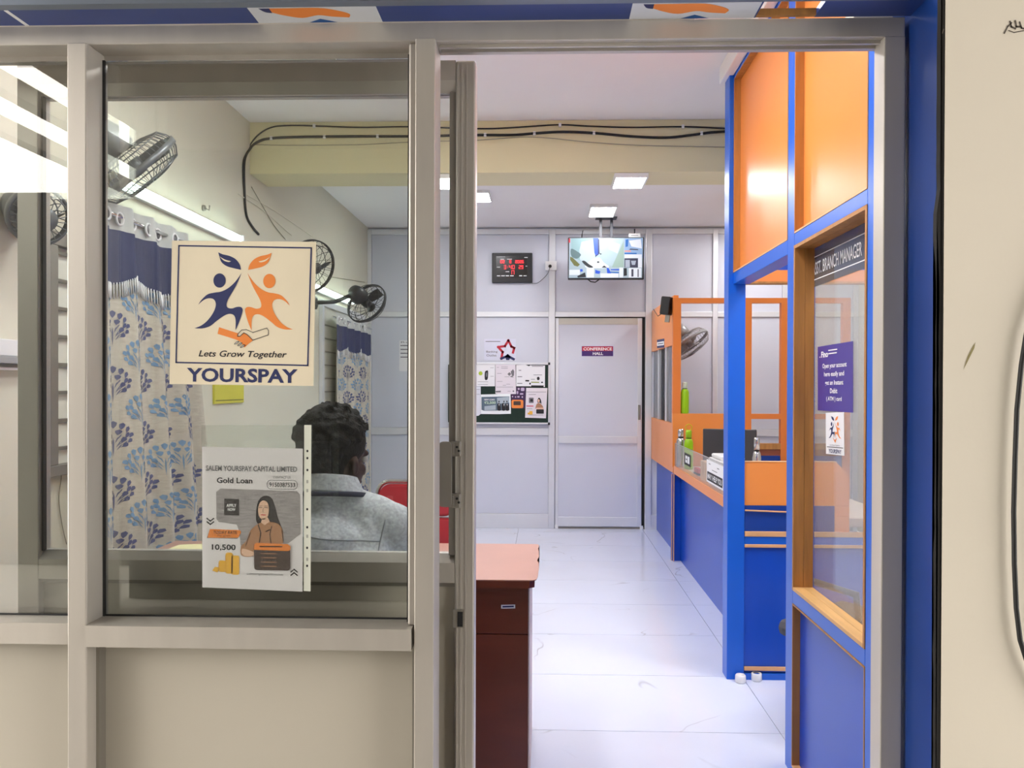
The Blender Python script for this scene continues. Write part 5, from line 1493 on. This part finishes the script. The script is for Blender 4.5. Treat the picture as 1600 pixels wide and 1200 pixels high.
S.ink('photo_people', INK_BLACK, t, [smooth_poly([(x - 26, 866), (x - 30, 770), (x - 8, 745), (x + 18, 765), (x + 28, 864)], 3) for x in (408, 482, 545)] + [ellipse(x, 722, 11, 16, 8) for x in (405, 488, 538)], 0.0021)
S.ink('photo_shirts', INK_WHITE, t, [[(x - 6, 760), (x + 8, 760), (x + 2, 800)] for x in (405, 488, 540)], 0.0023)
S.text('NEW LOAN', 158, 330, 676, 704, INK_WHITE, t, 0.0023, bold=0.02)
S.text('₹2,500', 160, 350, 718, 768, mat('mint_ink', (206, 232, 200), rough=0.6), t, 0.0023, bold=0.02)
S, t = board_sheet('paper_notice', 'dark violet leaflet with an orange ticket shape in the middle of the board', [(606, 482), (850, 478), (845, 835), (612, 838)], mat('dark_violet_ink', (62, 36, 76), rough=0.5), 0.0005)
S.ink('orange_ticket', INK_ORANGE, t, [rrect(614, 692, 812, 832, 26)], 0.0018)
S.ink('ticket_hole', INK_BROWN, t, [rrect(648, 715, 770, 782, 10)], 0.0021)
S.ink('pale_print', mat('lilac_ink', (200, 180, 210), rough=0.6), t, [ellipse(735, 510, 18, 18, 8), rrect(770, 490, 830, 545, 14), rrect(755, 580, 812, 606, 10), ellipse(715, 570, 14, 30, 8), ellipse(632, 638, 12, 12, 8), ellipse(682, 645, 12, 12, 8), rrect(710, 630, 750, 654, 8), ellipse(795, 645, 12, 16, 8)], 0.0018)
S, t = board_sheet('paper_notice', 'small white flyer with a picture of a woman at the lower right of the board', [(860, 492), (1215, 495), (1190, 1000), (842, 990)], PAPERPINK, 0.005)
S.ink('photo_print', INK_GREY, t, [rrect(905, 655, 985, 745, 10)], 0.0016)
S.ink('photo_dark', INK_BLACK, t, [rrect(928, 678, 972, 722, 6), smooth_poly([(1050, 690), (1075, 655), (1105, 690), (1115, 760), (1090, 740), (1052, 740)], 3), rrect(1028, 850, 1155, 924, 10)], 0.0019)
S.ink('face_print', INK_SKIN, t, [ellipse(1070, 708, 17, 28, 10), rrect(1030, 822, 1152, 850, 8)], 0.0022)
S.ink('coat_print', INK_TAN, t, [smooth_poly([(1010, 850), (1030, 770), (1070, 745), (1120, 775), (1140, 825), (1028, 830), (1000, 880)], 3)], 0.0021)
S.ink('coin_print', INK_YELLOW, t, [rrect(885, 905, 915, 938, 6), rrect(912, 880, 966, 938, 6)], 0.0019)
S.ink('accent_print', INK_RED, t, stroke([(870, 795), (975, 797)], 14), 0.0019)
lines(S, t, [(865, 1190, 560), (905, 1020, 604), (875, 960, 842), (910, 1140, 945)], w=6)

# ================================================================== SMALL THINGS ON THE LEFT WALL
wa, wb = at_x(332, 618, XL), at_x(378, 618, XL)
yb_ = thing('yellow_board', 'yellow green board on the left wall just under the square sticker', 'board', (XL, (wa.y + wb.y) / 2, at_x(355, 630, XL).z))
z0, z1 = at_x(355, 630, XL).z, at_x(355, 596, XL).z
box('panel', mat('yellow_green_card', (214, 208, 74), rough=0.6), yb_, XL, XL + 0.012, wa.y, wb.y, z0, z1, bev=0.002)
box('lower_rule', mat('olive_rule', (130, 126, 50), rough=0.6), yb_, XL + 0.0122, XL + 0.0128, wa.y + 0.01, wb.y - 0.01, z0 + 0.014, z0 + 0.02)
sw = thing('switch_board', 'white switch box with a grey conduit on the wall at the left edge', 'switch', at_x(8, 585, XL))
a0, a1 = at_x(-30, 555, XL), at_x(18, 532, XL)
box('box_body', WHITE, sw, XL, XL + 0.04, a0.y, a1.y, a0.z, a1.z, bev=0.003)
box('rocker', BLACKP, sw, XL + 0.04, XL + 0.044, a1.y - 0.02, a1.y - 0.012, a0.z + 0.012, a0.z + 0.03)
g0, g1 = at_x(-30, 567, XL), at_x(26, 553, XL)
box('conduit', mat('grey_conduit', (160, 160, 162), rough=0.5), sw, XL, XL + 0.05, g0.y, 2.58, g0.z, a0.z - 0.001, bev=0.002)
box('lower_shelf', WHITE, sw, XL, XL + 0.03, g0.y, 2.50, g0.z - 0.02, g0.z - 0.012)
wk = thing('wall_hook', 'small grey metal hook on the left wall above the tube light', 'hook', at_x(317, 325, XL))
c = at_x(317, 325, XL)
B().lathe([(0.0, 0.0), (0.016, 0.001), (0.014, 0.012), (0.0, 0.015)], axis_matrix(c, (1, 0, 0)), 16).obj('plate', ALU_DARK, wk)
B().tube([c + Vector((0.01, 0, 0)), c + Vector((0.03, 0.005, -0.01)), c + Vector((0.03, 0.01, 0.015))], 0.004, 6).obj('prong', ALU_DARK, wk)

# ================================================================== PRINTED SHEETS ON THE GLASS
YG = 1.5485
LM = 617.0
def emblem_polys():
    """orange figure, leaf and head of the printed emblem, in picture units"""
    body = smooth_poly([(640, 275, 1), (690, 345), (745, 395), (800, 422), (850, 430), (905, 445), (950, 487), (976, 526, 1), (935, 490), (895, 475), (856, 482), (838, 515), (845, 560), (872, 612), (912, 660), (956, 692), (1003, 710, 1), (940, 711), (880, 692), (830, 652), (775, 612), (732, 595), (696, 604), (680, 642), (680, 722, 1), (655, 665), (635, 605), (626, 562), (640, 541), (672, 540), (712, 552), (745, 545), (753, 520), (740, 478), (710, 425), (680, 370), (655, 312)], 4)
    head = ellipse(812, 335, 48, 56, 24)
    leaf = smooth_poly([(645, 250, 1), (655, 210), (688, 168), (735, 143), (790, 130), (826, 115, 1), (816, 150), (798, 192), (758, 222), (702, 238)], 4)
    streak = [smooth_poly([(724, 184, 1), (775, 170), (815, 146, 1), (782, 178), (745, 190)], 3)]
    return body, head, leaf, streak
def mirror(p): return [(2 * LM - x, y) for x, y in p]

def square_emblem(S, t, thin=1.0):
    bd, hd_, lf, sk = emblem_polys()
    S.ink('orange_figure', INK_ORANGE, t, [bd, hd_, lf], 0.0012)
    S.ink('navy_figure', INK_NAVY, t, [mirror(bd), mirror(hd_), mirror(lf)], 0.0012)
    S.ink('leaf_streak', CREAMPAPER, t, sk + [mirror(p) for p in sk], 0.0016)
    S.ink('handshake_arm', INK_ORANGE, t, [[(425, 700), (580, 748), (570, 765), (592, 772), (622, 740), (660, 768), (692, 800), (655, 830), (628, 856), (600, 815), (560, 795), (415, 752)]], 0.0012)
    S.ink('handshake_line', INK_BLACK, t, stroke([(800, 702), (692, 738), (640, 716), (604, 720), (574, 752), (572, 768), (590, 770), (620, 741), (644, 752), (692, 798), (812, 756), (814, 722), (800, 702)], 4.5), 0.0018)
    fg = []
    for cx, cy in ((566, 820), (592, 832), (614, 846)):
        fg.append([(cx + 16 * math.cos(a * PI / 6) - 6 * math.sin(a * PI / 6), cy + 9 * math.sin(a * PI / 6) - 8 * math.cos(a * PI / 6)) for a in range(12)])
    S.ink('handshake_fingers', INK_WHITE, t, fg, 0.0016)
    S.ink('handshake_line', INK_BLACK, t, sum([stroke(f + [f[0]], 3.5) for f in fg], []), 0.0020)

S = Sheet(at_y(269, 376, YG), at_y(494, 378, YG), at_y(265, 600, YG), (0, -1, 0), (42, 26, 1170, 1150))
t = thing('logo_sticker', 'large square cream sticker with two leaping figures on the shopfront glass', 'sticker', S.P(600, 1150))
S.slab('sheet', CREAMPAPER, t, 0.0007)
S.ink('border_line', INK_NAVY, t, stroke([(98, 66), (1134, 74), (1124, 990), (92, 980), (98, 66)], 11), 0.0012)
square_emblem(S, t)
S.text('Lets Grow Together', 268, 960, 882, 946, INK_BLACK, t, 0.0012, bold=0.012, shear=0.25)
S.text('YOURSPAY', 178, 1046, 1020, 1130, INK_NAVY, t, 0.0012, bold=0.03)

# flyer in a clear sleeve
S = Sheet(at_y(316, 698, YG), at_y(473, 700, YG), at_y(316.5, 917, YG), (0, -1, 0), (30, 40, 815, 1130))
t = thing('loan_flyer', 'white loan flyer with a picture of a woman in a clear punched sleeve', 'flyer', S.P(420, 1140))
S.slab('sheet', PAPERPINK, t, 0.0007, poly=[(30, 40), (815, 45), (812, 1152), (30, 1132)])
S.text('SALEM YOURSPAY CAPITAL LIMITED', 60, 772, 184, 226, INK_GREY, t, 0.0012, bold=0.02)
S.text('Gold Loan', 146, 424, 276, 320, INK_BLACK, t, 0.0012, bold=0.02)
S.text('CONTACT US', 586, 722, 260, 278, INK_GREY, t, 0.0012, bold=0.01)
S.ink('number_frame', INK_GREY, t, stroke(rrect(538, 292, 774, 360, 30, 5) + [rrect(538, 292, 774, 360, 30, 5)[0]], 4), 0.0012)
S.text('9150387533', 556, 756, 310, 344, INK_BLACK, t, 0.0012, bold=0.01)
WAVES = mat('grey_slate_print', (160, 152, 156), rough=0.7, var=0.22, scale=40, stretch=(1, 1, 8))
S.ink('photo_print', WAVES, t, [[(175, 362), (770, 374), (796, 400), (798, 705), (700, 782), (440, 790), (430, 885), (370, 888), (335, 850), (320, 690), (300, 640), (160, 622), (142, 600), (140, 390)]], 0.0012)
S.ink('hair_print', mat('dark_hair_ink', (46, 38, 40), rough=0.6), t, [smooth_poly([(458, 620), (455, 520), (475, 445), (525, 412), (575, 432), (602, 500), (625, 590), (665, 690), (640, 680), (590, 640), (520, 640)], 4)], 0.0016)
S.ink('coat_print', INK_TAN, t, [smooth_poly([(340, 880), (335, 810), (380, 760), (405, 690), (455, 640), (500, 620), (560, 615), (625, 630), (660, 680), (664, 760), (640, 786), (450, 790), (430, 880)], 4)], 0.0018)
S.ink('coat_seam', INK_BROWN, t, stroke([(470, 640), (490, 700), (478, 780)], 8) + stroke([(575, 650), (560, 710), (570, 780)], 6) + stroke([(530, 690), (560, 676)], 8) + stroke([(410, 700), (372, 800)], 5) + stroke([(655, 680), (664, 760)], 6), 0.0022)
S.ink('face_print', INK_SKIN, t, [smooth_poly([(470, 510), (485, 465), (515, 450), (545, 470), (553, 520), (545, 570), (518, 598), (490, 590), (472, 555)], 4), [(500, 590), (545, 580), (560, 612), (520, 640), (492, 620)], smooth_poly([(340, 860), (350, 825), (430, 850), (430, 878), (370, 884)], 3)], 0.0020)
S.ink('face_lines', INK_BROWN, t, stroke([(478, 506), (500, 502)], 5) + stroke([(520, 502), (545, 506)], 5) + stroke([(480, 494), (500, 490)], 3) + stroke([(520, 490), (545, 494)], 3) + stroke([(510, 510), (506, 536), (514, 540)], 3), 0.0024)
S.ink('lips_print', INK_RED, t, stroke([(494, 561), (526, 561)], 7), 0.0024)
S.ink('dark_tag', mat('charcoal_ink', (62, 54, 56), rough=0.6), t, [[(205, 440), (320, 442), (320, 570), (203, 568)]], 0.0018)
S.text('APPLY', 222, 300, 480, 504, INK_WHITE, t, 0.0022, bold=0.02)
S.text('NOW', 232, 292, 512, 534, INK_WHITE, t, 0.0022, bold=0.02)
S.ink('arrow_marks', INK_BLACK, t, stroke([(68, 596), (94, 616), (120, 596)], 9) + stroke([(68, 622), (94, 642), (120, 622)], 9) + stroke([(724, 1000), (748, 980), (772, 1000)], 9) + stroke([(724, 1026), (748, 1006), (772, 1026)], 9), 0.0012)
S.ink('rate_ribbon', INK_ORANGE, t, [[(92, 678), (326, 682), (336, 700), (312, 742), (72, 746), (84, 700)]], 0.0016)
S.ink('ribbon_fold', INK_GREY, t, [[(66, 748), (84, 700), (92, 740), (312, 743), (306, 750)]], 0.0014)
S.text('TODAY RATE', 118, 304, 690, 714, INK_BROWN, t, 0.0020, bold=0.015)
S.text('Per gram', 152, 252, 720, 738, INK_BROWN, t, 0.0020)
S.text('10,500', 106, 292, 796, 846, INK_BLACK, t, 0.0012, bold=0.02)
S.ink('coin_stack', INK_YELLOW, t, [rrect(160, 920, 216, 1010, 14), rrect(214, 858, 270, 1022, 16), rrect(258, 880, 320, 1030, 16), [(108, 1000), (130, 970), (165, 975), (150, 1015)]], 0.0014)
S.ink('coin_edge', mat('amber_ink', (222, 158, 46), rough=0.6), t, stroke([(214, 880), (214, 1018)], 3) + stroke([(258, 900), (258, 1022)], 3) + stroke([(160, 940), (160, 1006)], 3), 0.0018)
S.ink('dark_card', INK_BROWN, t, [rrect(438, 800, 720, 990, 24)], 0.0026)
S.ink('card_head', INK_ORANGE, t, [[(436, 832), (440, 792), (455, 778), (700, 784), (722, 800), (722, 828), (700, 838)]], 0.0028)
S.ink('card_print', INK_BLACK, t, stroke([(486, 806), (655, 804)], 9), 0.0032)
S.ink('card_lines', INK_TAN, t, sum([stroke([(496, y), (500, y)], 7) + stroke([(514, y), (610, y)], 6) for y in (860, 892, 926, 958)], []), 0.0030)
S.text('SUPPORT@YOURSPAY.CO.IN', 376, 662, 1016, 1034, INK_BLACK, t, 0.0012, shear=0.2)
SL = Sheet(at_y(316, 664, YG), at_y(487, 664, YG), at_y(316, 924, YG), (0, -1, 0), (316, 664, 487, 924))
SL.slab('clear_sleeve', SLEEVE, t, 0.0004, poly=[(316, 664), (475.5, 664), (475.5, 922), (316, 919)]).location = (0, -0.0038, 0)
strip = SL.slab('punched_strip', mat('ivory_strip', (226, 228, 216), rough=0.5), t, 0.0006, poly=[(475.5, 664), (486.5, 664), (485.5, 923), (475, 922)])
holes = [(480.6, 704.5), (480.6, 715.5), (480.6, 734), (480.4, 795), (480.4, 823), (480.3, 855), (480.3, 883)]
SL.ink('punched_hole', INK_BLACK, strip, [ellipse(x, y, 1.6, 2.0, 10) for x, y in holes], 0.0010)
SL.ink('punched_hole', mat('pale_hole', (170, 172, 164), rough=0.6), strip, [rrect(479, y - 2.6, 482, y + 2.6, 1) for y in (752, 766, 837, 873)], 0.0010)

# violet account poster and the small emblem sticker on the cabin glass
def cabin_sheet(p_tl, p_tr, p_bl, units, X=XG - 0.0008):
    a, b_, c = (at_x(*p, X) for p in (p_tl, p_tr, p_bl))
    return Sheet(a, b_, c, (-1, 0, 0), units)
S = cabin_sheet((1278, 542), (1333, 533), (1278, 641), (175, 200, 445, 690))
t = thing('account_poster', 'violet poster with white lines of text on the cabin window', 'poster', S.P(310, 690))
S.slab('sheet', INK_PURPLE, t, 0.0008)
S.text('Fino', 206, 262, 242, 288, INK_WHITE, t, 0.0012, bold=0.03)
S.ink('caption_line', INK_WHITE, t, stroke([(268, 240), (330, 240)], 8) + stroke([(268, 264), (326, 264)], 8) + [ellipse(195, 282, 4, 5, 8)], 0.0012)
for body_, u0, u1, v0, v1 in (('Open your account', 216, 402, 335, 380), ('here easily and', 230, 384, 398, 442), ('get an Instant', 238, 378, 462, 506), ('Debit', 278, 334, 522, 558), ('( ATM ) card', 248, 366, 582, 622)):
    S.text(body_, u0, u1, v0, v1, INK_WHITE, t, 0.0012, bold=0.02)
S = cabin_sheet((1290.5, 645), (1319, 644), (1291, 709), (42, 26, 1170, 1150))
t = thing('logo_sticker', 'small white sticker with two leaping figures under the violet poster', 'sticker', S.P(600, 1150))
S.slab('sheet', PAPER, t, 0.0008)
bd, hd_, lf, sk = emblem_polys()
S.ink('orange_figure', INK_ORANGE, t, [bd, hd_, lf], 0.0012)
S.ink('navy_figure', INK_NAVY, t, [mirror(bd), mirror(hd_), mirror(lf)], 0.0012)
S.ink('handshake_print', INK_ORANGE, t, [[(480, 690), (620, 760), (760, 690), (640, 840)]], 0.0012)
S.ink('rule_line', INK_BLACK, t, stroke([(120, 955), (1100, 955)], 18), 0.0012)
S.text('Lets Grow Together', 300, 920, 880, 925, INK_BLACK, t, 0.0012)
S.text('YOURSPAY', 220, 1010, 1005, 1115, INK_NAVY, t, 0.0012, bold=0.03)

flush_texts()
